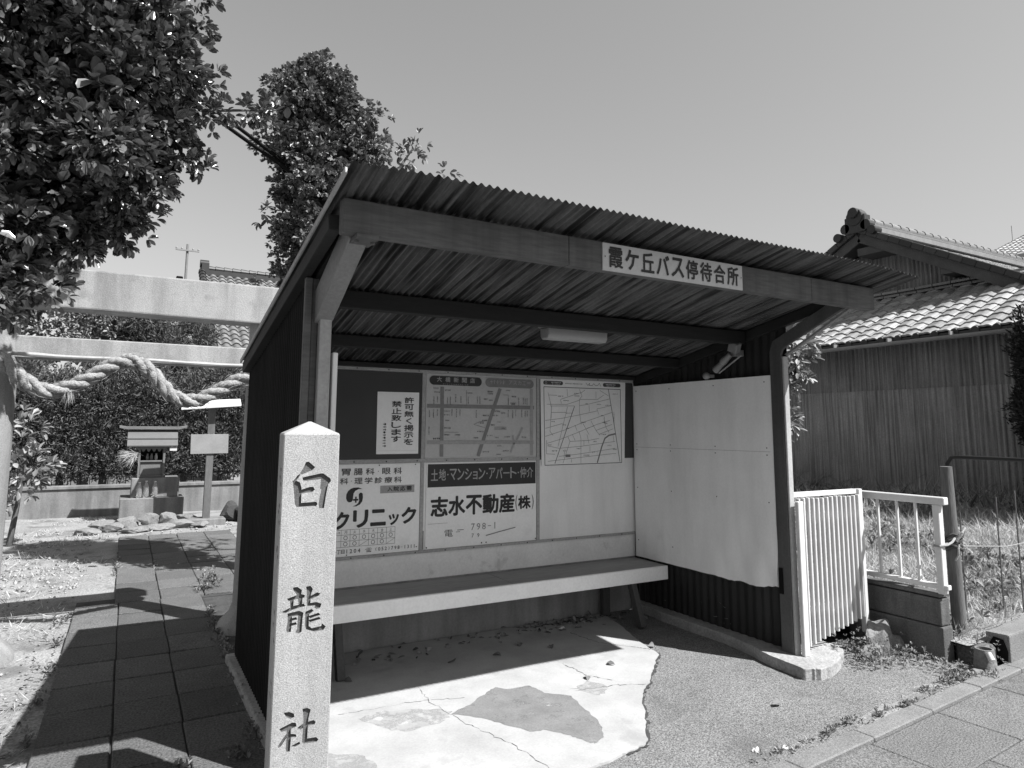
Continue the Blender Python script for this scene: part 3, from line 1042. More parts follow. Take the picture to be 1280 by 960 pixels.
YW = 4.849
def wall_plate():
    return Plate((0, YW, 0), (1, 0, 0), (0, 0, 1), (0, -1, 0))
BB1 = MB().box(.90, 1.938, YW - .010, YW - .001, 1.333, 1.975).build('notice_board', M['cork'], base=(1.42, YW, 1.333), bevel=.002)
tag(BB1, 'dark empty notice board at the left of the back wall behind the paper notice', 'notice board')
BB2 = MB().box(2.992, 3.985, YW - .008, YW - .001, 1.305, 1.975).build('notice_board', M['cork'], base=(3.49, YW, 1.305), bevel=.002)
tag(BB2, 'dark notice board at the right of the back wall, mostly hidden by the street map', 'notice board')

P = wall_plate()
P.poly_prism([(1.589, YW - .011, 1.824), (1.914, YW - .011, 1.826), (1.916, YW - .011, 1.369), (1.591, YW - .011, 1.369)], (0, -.003, 0), 0)
for txt, uc, top, bot, w in (('許可無く掲示を', 1.836, 1.792, 1.431, .074), ('禁止致します', 1.738, 1.762, 1.452, .076)):
    ch = (top - bot) / len(txt)
    for k, c_ in enumerate(txt):
        kk = .62 if c_ == 'く' else 1
        P.text(c_, uc - w / 2 * kk, top - (k + .93) * ch, uc + w / 2 * kk, top - (k + .07) * ch, .0165, 1, .022)
scribble(P, 1.650, 1.507, .026, .178, 9, .0165, 1, True)
P.rect(1.60, 1.3930, 1.905, 1.3936, .0162, 2)
tag(P.build('notice', [M['notice'], M['ink'], M['ink_faint']], base=(1.75, YW, 1.37)), 'white paper notice with two columns of bold black vertical writing on the dark notice board', 'notice')

# faded shop map
P = wall_plate()
P.box(1.975, 2.957, YW - .006, YW - .001, 1.337, 1.974, 0)
HZ = .008
def road(pts, w, mi):
    P.line(pts, w, HZ, mi)
for pts, w, mi in (([(2.106, 1.868), (2.109, 1.352)], .031, 1), ([(1.992, 1.728), (2.928, 1.733)], .030, 1), ([(2.612, 1.872), (2.424, 1.352)], .030, 1),
                   ([(1.996, 1.452), (2.923, 1.449)], .028, 2), ([(2.911, 1.880), (2.912, 1.352)], .028, 2), ([(2.823, 1.565), (2.772, 1.472)], .018, 2), ([(2.734, 1.500), (2.748, 1.44), (2.716, 1.372)], .016, 2)):
    HZ += .0003
    road(pts, w, mi)
P.pill(1.998, 1.891, 2.448, 1.962, .0085, 3)
P.chars('大橋新聞店', 2.045, 1.915, 2.400, 1.955, .0095, 5, .02, .40)
P.pill(2.480, 1.890, 2.933, 1.963, .0085, 4)
P.chars('アスカ工', 2.690, 1.916, 2.860, 1.950, .0095, 5, .02, .2)
scribble(P, 2.590, 1.933, .14, .030, 5, .0095, 5)
scribble(P, 2.885, 1.934, .04, .030, 1, .0095, 5)
scribble(P, 2.22, 1.900, .22, .007, 14, .0095, 5)
tall = [(2.038, 1.773), (2.067, 1.781), (2.151, 1.768), (2.176, 1.773), (2.221, 1.793), (2.266, 1.783), (2.331, 1.78), (2.41, 1.782), (2.432, 1.783), (2.691, 1.777), (2.789, 1.78), (2.832, 1.785), (2.850, 1.786), (2.868, 1.783),
        (2.004, 1.67), (2.036, 1.67), (2.069, 1.678), (2.191, 1.68), (2.229, 1.677), (2.259, 1.682), (2.402, 1.672), (2.691, 1.681), (2.733, 1.675), (2.761, 1.686), (2.818, 1.683), (2.850, 1.680), (2.87, 1.683), (2.002, 1.54)]
for u_, v_ in tall:
    scribble(P, u_, v_, .011, random.uniform(.05, .068), random.randint(6, 8), .0095, 6, True)
flat = [(2.053, 1.865), (2.062, 1.835), (2.154, 1.852), (2.339, 1.836), (2.525, 1.853), (2.525, 1.835), (2.485, 1.792), (2.53, 1.784), (2.737, 1.766), (2.737, 1.756), (2.686, 1.866), (2.742, 1.819), (2.148, 1.691), (2.149, 1.661), (2.487, 1.662), (2.572, 1.663),
        (2.59, 1.697), (2.645, 1.684), (2.154, 1.619), (2.155, 1.561), (2.151, 1.509), (2.24, 1.509), (2.478, 1.622), (2.452, 1.602), (2.55, 1.587), (2.439, 1.535), (2.396, 1.485), (2.641, 1.56), (2.604, 1.611), (2.524, 1.504), (2.587, 1.488),
        (2.683, 1.492), (2.839, 1.49), (2.49, 1.375), (2.67, 1.381), (2.602, 1.354), (2.61, 1.421), (2.065, 1.481)]
for u_, v_ in flat:
    scribble(P, u_, v_, random.uniform(.035, .06), random.uniform(.010, .016), random.randint(4, 6), .0095, 6)
P.rect(2.565, 1.548, 2.675, 1.574, .0088, 2)
for pts in ([(2.314, 1.858), (2.316, 1.737)], [(2.13, 1.529), (2.248, 1.529)], [(2.381, 1.592), (2.430, 1.610), (2.479, 1.618)], [(2.381, 1.590), (2.479, 1.565)], [(2.64, 1.83), (2.69, 1.83), (2.69, 1.75)]):
    P.line(pts, .0022, .0094, 6)
tag(P.build('shop_map', [M['map_old'], M['map_road'], M['map_mid'], M['band'], M['map_road'], M['pale_ink'], M['ink_soft']], base=(2.466, YW, 1.337)),
    'faded grey shop map with thick road bands and two dark rounded title bars', 'map')

# street map poster
P = wall_plate()
P.poly_prism([(2.996, YW - .009, 1.975), (3.897, YW - .009, 1.980), (3.874, YW - .009, 1.252), (3.008, YW - .009, 1.256)], (0, -.003, 0), 0)
P.line([(3.029, 1.91), (3.838, 1.913), (3.842, 1.266), (3.039, 1.259), (3.029, 1.91)], .0055, .0135, 1)
MAPL = [[(3.07,1.863),(3.105,1.738),(3.089,1.538),(3.119,1.505)],[(3.075,1.842),(3.16,1.842)],[(3.095,1.75),(3.339,1.756)],[(3.06,1.764),(3.262,1.767),(3.397,1.808)],[(3.196,1.808),(3.408,1.873)],[(3.196,1.803),(3.206,1.774)],[(3.392,1.813),(3.584,1.818)],[(3.263,1.899),(3.267,1.839)],[(3.393,1.899),(3.418,1.843),(3.392,1.813),(3.391,1.701),(3.408,1.599)],[(3.451,1.896),(3.403,1.865)],[(3.391,1.759),(3.471,1.771),(3.715,1.825)],[(3.568,1.883),(3.568,1.826)],[(3.612,1.897),(3.705,1.852)],[(3.584,1.818),(3.655,1.859)],[(3.705,1.909),(3.751,1.672),(3.822,1.277)],[(3.339,1.751),(3.271,1.589),(3.138,1.273)],[(3.267,1.746),(3.23,1.622),(3.169,1.413)],[(3.105,1.696),(3.251,1.699)],[(3.045,1.629),(3.2,1.647),(3.385,1.679),(3.577,1.717)],[(3.045,1.563),(3.215,1.605)],[(3.045,1.497),(3.24,1.551),(3.427,1.616),(3.741,1.707)],[(3.059,1.439),(3.189,1.471),(3.373,1.53),(3.575,1.6),(3.717,1.636)],[(3.064,1.418),(3.179,1.397),(3.404,1.412),(3.77,1.452)],[(3.054,1.353),(3.138,1.348)],[(3.055,1.464),(3.054,1.353)],[(3.069,1.291),(3.403,1.319),(3.779,1.348)],[(3.178,1.33),(3.393,1.348),(3.768,1.391)],[(3.27,1.492),(3.29,1.454),(3.27,1.404),(3.218,1.272)],[(3.29,1.454),(3.488,1.462),(3.595,1.479)],[(3.426,1.607),(3.489,1.513)],[(3.511,1.63),(3.564,1.548),(3.606,1.505)],[(3.577,1.73),(3.598,1.687)],[(3.492,1.763),(3.496,1.711)],[(3.577,1.734),(3.72,1.764)],[(3.316,1.513),(3.342,1.463)],[(3.384,1.539),(3.404,1.479),(3.402,1.268)],[(3.435,1.462),(3.435,1.42)],[(3.498,1.411),(3.498,1.368)],[(3.652,1.653),(3.673,1.575),(3.705,1.531)],[(3.468,1.565),(3.543,1.587)],[(3.564,1.548),(3.739,1.601)],[(3.596,1.514),(3.749,1.562)],[(3.239,1.388),(3.228,1.321)],[(3.305,1.303),(3.304,1.278)],[(3.748,1.514),(3.758,1.452)],[(3.1,1.646),(3.105,1.746)],[(3.343,1.59),(3.363,1.547)],[(3.468,1.513),(3.488,1.437)]]
for l in MAPL:
    P.line(l, .0032, .0138, 2)
P.line([(3.771, 1.518), (3.704, 1.505), (3.66, 1.479), (3.626, 1.41), (3.576, 1.273)], .013, .0134, 3)
P.line([(3.339, 1.751), (3.271, 1.589), (3.138, 1.273)], .007, .0133, 3)
P.line([(3.705, 1.909), (3.751, 1.672), (3.822, 1.277)], .007, .0133, 3)
for u_, v_ in [(3.361, 1.863), (3.366, 1.842), (3.465, 1.778), (3.631, 1.677), (3.657, 1.618), (3.673, 1.609), (3.644, 1.514), (3.552, 1.452), (3.383, 1.393), (3.266, 1.564), (3.23, 1.593), (3.287, 1.692), (3.432, 1.616), (3.768, 1.383), (3.698, 1.768),
               (3.252, 1.799), (3.196, 1.835), (3.599, 1.774), (3.708, 1.418), (3.133, 1.376), (3.239, 1.375), (3.084, 1.426), (3.46, 1.336), (3.12, 1.62), (3.55, 1.36), (3.78, 1.87)]:
    scribble(P, u_, v_, random.uniform(.03, .07), .011, random.randint(4, 6), .0139, 1)
scribble(P, 3.762, 1.663, .010, .09, 7, .0139, 1, True)
scribble(P, 3.655, 1.64, .010, .06, 5, .0139, 1, True)
P.rect(3.246, 1.322, 3.294, 1.345, .0137, 3)
P.pill(3.023, 1.929, 3.222, 1.962, .0136, 1)
P.pill(3.645, 1.931, 3.841, 1.965, .0136, 1)
P.ring(3.05, 1.9455, .009, .005, .0142, 0)
scribble(P, 3.15, 1.950, .10, .012, 8, .0142, 0)
scribble(P, 3.15, 1.937, .08, .007, 9, .0142, 0)
scribble(P, 3.73, 1.951, .11, .012, 8, .0142, 0)
scribble(P, 3.73, 1.938, .09, .007, 9, .0142, 0)
scribble(P, 3.335, 1.946, .18, .012, 12, .0138, 2)
P.line([(3.462, 1.957), (3.482, 1.937), (3.502, 1.957), (3.495, 1.937), (3.53, 1.937), (3.545, 1.955), (3.565, 1.938), (3.59, 1.942), (3.606, 1.960), (3.62, 1.935)], .0035, .0138, 1)
tag(P.build('street_map', [M['notice'], M['ink_soft'], M['ink_faint'], M['map_road']], base=(3.45, YW, 1.25)), 'white street map poster of thin dark lines inside a thin black frame', 'map')

# clinic advertisement
P = wall_plate()
P.box(.90, 1.939, YW - .006, YW - .001, .664, 1.298, 0)
P.chars('胃腸科・眼科', 1.334, 1.222, 1.806, 1.270, .0075, 2, .020, .26)
P.chars('科・理学診療科', 1.328, 1.160, 1.802, 1.204, .0075, 2, .020, .20)
P.rect(1.632, 1.087, 1.895, 1.142, .007, 3)
P.chars('入院応需', 1.680, 1.099, 1.878, 1.134, .0082, 1, .02, .18)
# emblem: two interlocked drops round a small cross
P.poly([(1.435, 1.135), (1.470, 1.136), (1.500, 1.124), (1.472, 1.124), (1.447, 1.112), (1.436, 1.094), (1.433, 1.070), (1.432, 1.048), (1.422, 1.036), (1.404, 1.034), (1.390, 1.044), (1.383, 1.064), (1.384, 1.090), (1.396, 1.114), (1.414, 1.128)], .0078, 1)
P.poly([(1.474, 1.088), (1.482, 1.098), (1.494, 1.099), (1.503, 1.090), (1.505, 1.062), (1.500, 1.036), (1.484, 1.016), (1.458, 1.004), (1.430, 1.005), (1.452, 1.012), (1.470, 1.024), (1.478, 1.042), (1.475, 1.066)], .0078, 1)
P.rect(1.434, 1.044, 1.472, 1.056, .0082, 1)
P.rect(1.448, 1.030, 1.459, 1.072, .0085, 1)
for ch, u0, v0, u1, v1 in (('ク', 1.305, .849, 1.412, .971), ('リ', 1.437, .853, 1.549, .978), ('ニ', 1.564, .858, 1.681, .976), ('ッ', 1.700, .857, 1.780, .937), ('ク', 1.798, .860, 1.915, .981)):
    P.text(ch, u0, v0, u1, v1, .0078, 1, .045)
cols = [1.306, 1.357, 1.421, 1.487, 1.556, 1.621, 1.688, 1.752]
for v_ in (.845, .810, .768, .727):
    P.line([(1.25, v_), (1.753, v_)], .0022, .0072, 2)
for u_ in cols[1:]:
    P.line([(u_, .845), (u_, .727)], .0022, .0074, 2)
for k, ch in enumerate('月火水木金土'):
    c_ = (cols[k + 1] + cols[k + 2]) / 2
    P.text(ch, c_ - .010, .817, c_ + .010, .839, .0076, 2)
    P.ring(c_, .790, .013, .0035, .0076, 2)
    if k in (2, 5):
        P.line([(cols[k + 1] + .002, .730), (cols[k + 2] - .002, .766)], .002, .0076, 2)
    else:
        P.ring(c_, .748, .013, .0035, .0076, 2)
scribble(P, 1.335, .826, .03, .014, 2, .0076, 2)
P.chars('一丁目1204', 1.300, .683, 1.503, .711, .0076, 2, .015, .12)
P.text('☎', 1.535, .679, 1.584, .711, .0076, 1)
P.chars('(052)798-1311', 1.600, .684, 1.916, .709, .0076, 2, .015, .14)
for u_, v_ in ((1.29, 1.288), (1.62, 1.289), (1.9, 1.29), (1.92, .69), (1.4, .672)):
    P.rect(u_ - .004, v_ - .004, u_ + .004, v_ + .004, .0076, 1)
tag(P.build('clinic_poster', [M['poster'], M['ink'], M['ink_soft'], M['map_mid']], base=(1.42, YW, .664)), 'white clinic advertisement with bold black katakana, round emblem and small opening hours table', 'poster')

# estate agent advertisement
P = wall_plate()
P.box(1.990, 2.958, YW - .006, YW - .001, .664, 1.297, 0)
P.rect(2.000, 1.115, 2.952, 1.288, .007, 1)
P.chars('土地・マンション・アパート・仲介', 2.022, 1.164, 2.930, 1.250, .0082, 2, .012, .10)
P.chars('志水不動産', 2.026, .895, 2.756, 1.045, .0078, 3, .036, .02)
P.text('(', 2.762, .905, 2.780, 1.030, .0078, 3)
P.text('株', 2.786, .915, 2.905, 1.022, .0078, 3, .035)
P.text(')', 2.915, .908, 2.933, 1.026, .0078, 3)
P.text('電', 2.146, .742, 2.214, .794, .0078, 4)
P.rect(2.25, .785, 2.305, .790, .0078, 4)
P.rect(2.24, .772, 2.275, .776, .0078, 4)
P.chars('798-1', 2.360, .778, 2.600, .828, .0078, 5, 0, .35)
P.chars('79', 2.358, .722, 2.456, .752, .0078, 4, 0, .3)
P.line([(2.01, .845), (2.17, .846)], .002, .0078, 5)
P.line([(2.50, .73), (2.62, .752), (2.76, .775)], .008, .0076, 5)
for u_, v_ in ((2.46, .678), (2.50, .678), (2.0, .675), (2.95, .675)):
    P.rect(u_ - .005, v_ - .005, u_ + .005, v_ + .005, .0076, 3)
tag(P.build('estate_agent_poster', [M['poster'], M['band'], M['pale_ink'], M['ink'], M['ink_soft'], M['ink_faint']], base=(2.474, YW, .664)), 'white estate agent advertisement with a dark title band and bold brushed black writing', 'poster')

# ------------------------------------------------------------------ carved stone marker
SM = thing('stone_marker', 'square speckled granite marker post with carved vertical characters and a pointed top', 'stone marker', (.63, 2.86, 0))
A_ = Vector((.533, 2.749, 0))
ua = R(-6.5)
UU = Vector((math.cos(ua), math.sin(ua), 0))
NN = Vector((UU.y, -UU.x, 0))
WS = .213
def prism_pts(z, shrink=0.0):
    c = [A_ + UU * shrink - NN * shrink, A_ + UU * (WS - shrink) - NN * shrink, A_ + UU * (WS - shrink) - NN * (WS - shrink), A_ + UU * shrink - NN * (WS - shrink)]
    return [p + Vector((0, 0, z)) for p in c]
b = MB()
v0, v1 = prism_pts(-.2), prism_pts(1.531)
ap = A_ + UU * WS / 2 - NN * WS / 2 + Vector((0, 0, 1.582))
b.add(v0 + v1 + [ap], [(3, 2, 1, 0), (0, 1, 5, 4), (1, 2, 6, 5), (2, 3, 7, 6), (3, 0, 4, 7), (4, 5, 8), (5, 6, 8), (6, 7, 8), (7, 4, 8)])
me = b.mesh('shaft', [M['granite'], M['granite_cut']], bevel=.004)
shaft = link_mesh('shaft', me, None)
STROKES = {"white":[[[0.0887,1.4192],[0.0962,1.4199],[0.1197,1.4006],[0.1106,1.3918],[0.0718,1.3753],[0.069,1.3792],[0.0802,1.3982]],[[0.0691,1.3769],[0.059,1.3679],[0.0456,1.3506],[0.0487,1.3483],[0.0592,1.3633]],[[0.0413,1.3485],[0.0505,1.349],[0.0657,1.341],[0.0714,1.3218],[0.0732,1.2525],[0.0602,1.2515],[0.0542,1.2616],[0.0468,1.3225]],[[0.078,1.3598],[0.0854,1.3616],[0.1456,1.3738],[0.1532,1.3736],[0.1809,1.3536],[0.1819,1.3458],[0.172,1.3344],[0.1658,1.2959],[0.1601,1.2442],[0.1449,1.2437],[0.1432,1.2583],[0.1469,1.2888],[0.1516,1.3157],[0.1458,1.3177],[0.1481,1.3563],[0.0934,1.351],[0.0802,1.3521]],[[0.071,1.3123],[0.1058,1.3227],[0.1172,1.3224],[0.122,1.3146],[0.114,1.3083],[0.0715,1.302]],[[0.0716,1.2628],[0.1308,1.2652],[0.1341,1.2586],[0.1294,1.2531],[0.0721,1.2518]]],"dragon":[[[0.0599,0.9482],[0.0735,0.9489],[0.0892,0.9366],[0.0871,0.9193],[0.077,0.9211],[0.0625,0.9407]],[[0.0402,0.9096],[0.0861,0.9217],[0.101,0.9172],[0.1003,0.9112],[0.0639,0.9075],[0.0459,0.9037]],[[0.0503,0.906],[0.0604,0.9051],[0.0605,0.8804],[0.0524,0.8794]],[[0.0796,0.913],[0.0934,0.9118],[0.0913,0.8849],[0.0832,0.882]],[[0.0229,0.8635],[0.0651,0.88],[0.0991,0.8851],[0.104,0.8787],[0.0835,0.876],[0.0565,0.8694],[0.0343,0.8611]],[[0.0444,0.8547],[0.0548,0.8559],[0.0579,0.8352],[0.0554,0.7902],[0.0464,0.7889],[0.0425,0.796],[0.047,0.8272]],[[0.0525,0.8562],[0.0841,0.86],[0.0981,0.8532],[0.0954,0.8315],[0.0941,0.7861],[0.0852,0.7816],[0.0759,0.7857],[0.0823,0.7964],[0.0824,0.8464],[0.0557,0.8459]],[[0.0566,0.8353],[0.0737,0.8382],[0.0762,0.8325],[0.0568,0.8299]],[[0.0556,0.8173],[0.0731,0.8201],[0.0761,0.8143],[0.0558,0.8109]],[[0.1081,0.9475],[0.1219,0.9487],[0.1293,0.9388],[0.123,0.9208],[0.1222,0.883],[0.113,0.8839],[0.1124,0.9309]],[[0.1207,0.9094],[0.1485,0.9223],[0.158,0.9187],[0.1512,0.9128],[0.1219,0.9015]],[[0.1143,0.8856],[0.1476,0.8863],[0.1642,0.8801],[0.16,0.8689],[0.1484,0.8654],[0.1413,0.8707],[0.1457,0.8772],[0.1146,0.8787]],[[0.1095,0.8553],[0.13,0.8625],[0.1348,0.8575],[0.1191,0.8475],[0.1195,0.8017],[0.1329,0.7911],[0.1698,0.7965],[0.1718,0.8055],[0.1829,0.7951],[0.1749,0.7845],[0.1424,0.7833],[0.1144,0.7931],[0.1101,0.8072]],[[0.1217,0.839],[0.1562,0.8462],[0.1611,0.8411],[0.1266,0.833]],[[0.1223,0.8242],[0.1591,0.8307],[0.1631,0.8257],[0.1272,0.8183]]],"shrine":[[[0.0458,0.5012],[0.0636,0.4995],[0.0795,0.4919],[0.0812,0.4828],[0.0689,0.4794],[0.0552,0.4889]],[[0.0341,0.4462],[0.0764,0.4607],[0.0877,0.4576],[0.0903,0.4484],[0.0749,0.4442],[0.0398,0.4375]],[[0.0594,0.4432],[0.0704,0.4441],[0.0714,0.4011],[0.0704,0.3643],[0.0629,0.3643],[0.0594,0.3726],[0.0608,0.4115]],[[0.058,0.4251],[0.0608,0.4202],[0.0377,0.3871],[0.0312,0.3838],[0.0331,0.39],[0.0497,0.4133]],[[0.0705,0.4231],[0.0894,0.4179],[0.0919,0.4118],[0.0709,0.4134]],[[0.1135,0.5045],[0.1285,0.5046],[0.1392,0.4986],[0.136,0.4879],[0.1314,0.4664],[0.1309,0.3893],[0.1197,0.3898],[0.1172,0.3959],[0.1194,0.4727]],[[0.0973,0.4408],[0.1193,0.4528],[0.1531,0.4578],[0.1593,0.4524],[0.1559,0.4459],[0.1286,0.4456],[0.1065,0.4358]],[[0.0776,0.3805],[0.104,0.3893],[0.1064,0.3845],[0.0911,0.3783]],[[0.1181,0.3958],[0.1647,0.3958],[0.1709,0.3886],[0.1675,0.3834],[0.1221,0.3841],[0.1166,0.3885]]]}
side = [[(.05 + .03 * math.sin(k * 2.1) + dx, z), (.065 + .03 * math.sin(k * 2.1) + dx, z - .006), (.05 + .03 * math.sin(k * 2.1) + dx, z - .022), (.042 + .03 * math.sin(k * 2.1) + dx, z - .012)]
        for k, z in enumerate([1.40, 1.37, 1.345, 1.26, 1.235, 1.20, 1.10, 1.085, 1.07, .86, .81, .76, .60, .55]) for dx in (.0, .03)]
cutters = []
def fatten(poly, d):
    out = []
    n = len(poly)
    for i in range(n):
        (ax, ay), (bx, by), (cx, cy) = poly[i - 1], poly[i], poly[(i + 1) % n]
        l1 = math.hypot(bx - ax, by - ay) or 1
        l2 = math.hypot(cx - bx, cy - by) or 1
        nx, ny = (by - ay) / l1 + (cy - by) / l2, -(bx - ax) / l1 - (cx - bx) / l2
        l = math.hypot(nx, ny) or 1
        out.append((bx + nx / l * d, by + ny / l * d))
    return out
for key in ('white', 'dragon', 'shrine'):
    for poly in STROKES[key]:
        a = sum(poly[i][0] * poly[(i + 1) % len(poly)][1] - poly[(i + 1) % len(poly)][0] * poly[i][1] for i in range(len(poly)))
        if a < 0:
            poly = poly[::-1]
        poly = fatten(poly, .0026)
        cutters.append([A_ + UU * p[0] + NN * .01 + Vector((0, 0, p[1])) for p in poly] + [-NN * .019])
for poly in side:
    cutters.append([A_ - NN * p[0] - UU * .01 + Vector((0, 0, p[1])) for p in poly] + [UU * .016])
for c_ in cutters:
    pts, vec = c_[:-1], c_[-1]
    cb_ = MB()
    cb_.poly_prism(pts, vec)
    cme = cb_.mesh('cutter', M['granite_cut'])
    bm = bmesh.new()
    bm.from_mesh(cme)
    bmesh.ops.recalc_face_normals(bm, faces=bm.faces)
    bm.to_mesh(cme)
    bm.free()
    co = bpy.data.objects.new('cutter', cme)
    COL.objects.link(co)
    md = shaft.modifiers.new('b', 'BOOLEAN')
    md.object = co
    md.operation = 'DIFFERENCE'
    md.solver = 'EXACT'
    md.material_mode = 'TRANSFER'
    dg = bpy.context.evaluated_depsgraph_get()
    nm = bpy.data.meshes.new_from_object(shaft.evaluated_get(dg))
    shaft.modifiers.clear()
    if len(nm.polygons) > 5:
        old = shaft.data
        shaft.data = nm
        bpy.data.meshes.remove(old)
    bpy.data.objects.remove(co)
    bpy.data.meshes.remove(cme)
shaft.parent = SM
shaft.data.transform(Matrix.Translation(-ORIGIN[SM.name]))

# ------------------------------------------------------------------ torii gate, its rope and its bamboo
TR = thing('torii_gate', 'plain stone torii gate with two square beams behind the shelter', 'torii gate', (.06, 5.82, 0))
for x in (-.80, .925):
    p = MB()
    p.lathe((x, 5.82, 0), [(.128, 0), (.122, .6), (.115, 1.4), (.108, 2.0), (.104, 2.42)], 28)
    po = p.build('pillar', M['torii'], TR, smooth=True)
    q = MB()
    q.lathe((x, 5.82, 0), [(.24, -.02), (.238, .05), (.20, .10), (.150, .15), (.132, .20), (.125, .20)], 28)
    q.build('base', M['torii'], po, smooth=True)
b = MB()
b.poly_prism([(-1.35, 5.70, 2.405), (1.30, 5.70, 2.385), (1.30, 5.70, 2.70), (-1.35, 5.70, 2.68)], (0, .24, 0))
b.build('lintel', M['torii'], TR, .012, seg=2)
MB().box(-1.02, 1.12, 5.76, 5.88, 2.03, 2.19).build('tie_beam', M['torii'], TR, .008)
sc_ = Plate((.845, 5.72, 0), (.62, -.78, 0), (0, 0, 1), (-.78, -.62, 0))
cm = MB()
for k, (u_, v_, w_, h_) in enumerate([(.0, 1.86, .05, .010), (.012, 1.835, .012, .05), (-.01, 1.80, .035, .010), (.012, 1.785, .03, .012), (-.005, 1.765, .012, .03), (.02, 1.755, .012, .03), (-.012, 1.74, .02, .010)]):
    p = Vector((.925, 5.82, v_)) + Vector((-.80, -.60, 0)) * .113 + Vector((.60, -.80, 0)) * (u_ + .012)
    cm.obox(p, Vector((.60, -.80, 0)) * w_ / 2, Vector((-.80, -.60, 0)) * .003, (0, 0, h_ / 2))
cm.build('carved_characters', M['granite_cut'], TR)
bp = MB()
pts = [(-1.1 + 2.1 * k / 20, 5.715 + .004 * math.sin(k), 2.055 - .012 * k / 20 + .004 * math.sin(k * .7)) for k in range(21)]
rr = [.013 + (.004 if k % 5 == 0 else 0) for k in range(21)]
bp.tube(pts, rr, 8)
tag(bp.build('bamboo_pole', M['bamboo'], smooth=True, base=(-.05, 5.715, 2.05)), 'thin dry bamboo pole tied along the lower beam of the stone torii', 'bamboo pole')
# straw rope: three strands twisted round a drooping line
ctrl = [(-.86, 5.68, 2.06), (-.74, 5.64, 1.98), (-.62, 5.66, 1.86), (-.48, 5.68, 1.80), (-.30, 5.68, 1.87), (-.12, 5.67, 2.00), (.0, 5.66, 2.035), (.12, 5.67, 1.97), (.27, 5.68, 1.80), (.42, 5.68, 1.755), (.58, 5.68, 1.83), (.72, 5.67, 1.92), (.86, 5.66, 1.985)]
def smooth_path(c, n):
    c = [Vector(p) for p in c]
    out = []
    for i in range(len(c) - 1):
        p0, p1, p2, p3 = c[max(i - 1, 0)], c[i], c[i + 1], c[min(i + 2, len(c) - 1)]
        for k in range(n):
            t = k / n
            out.append(.5 * ((2 * p1) + (p2 - p0) * t + (2 * p0 - 5 * p1 + 4 * p2 - p3) * t * t + (3 * p1 - p0 - 3 * p2 + p3) * t ** 3))
    out.append(c[-1])
    return out
path = smooth_path(ctrl, 14)
RP = thing('straw_rope', 'thick twisted straw rope drooping between the pillars of the torii', 'rope', (0, 5.67, 1.9))
acc = 0
ang = []
for i, p in enumerate(path):
    if i:
        acc += (p - path[i - 1]).length
    ang.append(acc * 19)
for s_ in range(3):
    pts = []
    for i, p in enumerate(path):
        d = (path[min(i + 1, len(path) - 1)] - path[max(i - 1, 0)]).normalized()
        a = d.cross(Vector((0, 1, 0))).normalized()
        c = d.cross(a)
        t = ang[i] + s_ * 2.094
        pts.append(p + .028 * (math.cos(t) * a + math.sin(t) * c))
    q = MB()
    q.tube(pts, [.027 + .003 * math.sin(i * 1.7) for i in range(len(pts))], 9)
    q.build('strand', M['straw'], RP, smooth=True)
V, F = [], []
n = 2600
idx = RNG.integers(0, len(path) - 1, n)
P0 = np.array([list(path[i]) for i in idx]) + RNG.normal(size=(n, 3)) * np.array([.03, .03, .03])
dd = np.array([list(path[i + 1] - path[i]) for i in idx])
V, F = blades(P0, unit(dd) + RNG.normal(size=(n, 3)) * .35, RNG.uniform(.03, .08, n), .003)
link_mesh('loose_straw', np_mesh('loose_straw', V, F, M['straw']), RP)
V, F = blades(np.array([[-.37, 5.66, 1.83]]) + RNG.normal(size=(60, 3)) * .012, np.array([[0, 0, -1.0]]) + RNG.normal(size=(60, 3)) * .18, RNG.uniform(.08, .16, 60), .006)
link_mesh('tassel', np_mesh('tassel', V, F, M['straw']), RP)

# ------------------------------------------------------------------ little shrine on its pedestal
SX, SY = .40, 13.0
HS = thing('small_shrine', 'small wooden shrine with sheet roof on a stepped concrete pedestal', 'shrine', (SX, SY, 0))
HG = (SX, SY)
MB().box(-.03, .92, 12.95, 13.75, -.02, .40).build('pedestal', M['concrete'], HS, .012)
MB().box(.12, .84, 13.05, 13.60, .40, .72).build('upper_pedestal', M['concrete'], HS, .010)
b = MB()
b.box(.20, .62, 13.12, 13.45, .72, .76)
b.box(.235, .575, 13.15, 13.42, .76, .98)
b.box(.215, .60, 13.12, 13.43, .98, 1.005)
b.build('body', M['shrine_wood'], HS, .004)
for x in (.215, .585):
    MB().box(x - .016, x + .016, 13.10, 13.132, .72, 1.22).build('post', M['shrine_wood'], HS, .002)
for x in (.215, .585):
    MB().box(x - .016, x + .016, 13.40, 13.432, 1.005, 1.22).build('post', M['shrine_wood'], HS, .002)
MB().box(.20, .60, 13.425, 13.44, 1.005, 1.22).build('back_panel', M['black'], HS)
MB().box(.165, .635, 13.09, 13.44, 1.20, 1.235).build('eave_beam', M['shrine_wood'], HS, .003)
b = MB()
for k in range(5):
    x = .235 + k * .08
    b.poly_prism([(x, 13.112, 1.20), (x + .065, 13.112, 1.20), (x + .05, 13.112, 1.165), (x + .032, 13.112, 1.15), (x + .014, 13.112, 1.165)], (0, .012, 0))
b.build('carved_frieze', M['shrine_wood'], HS)
b = MB()
b.poly_prism([(.02, 13.02, 1.26), (.02, 13.27, 1.52), (.02, 13.30, 1.52), (.02, 13.56, 1.26), (.02, 13.55, 1.235), (.02, 13.285, 1.49), (.02, 13.03, 1.235)], (.76, 0, 0))
b.box(.02, .78, 13.10, 13.116, 1.372, 1.384)
b.build('roof', M['shrine_roof'], HS, .003)
b = MB()
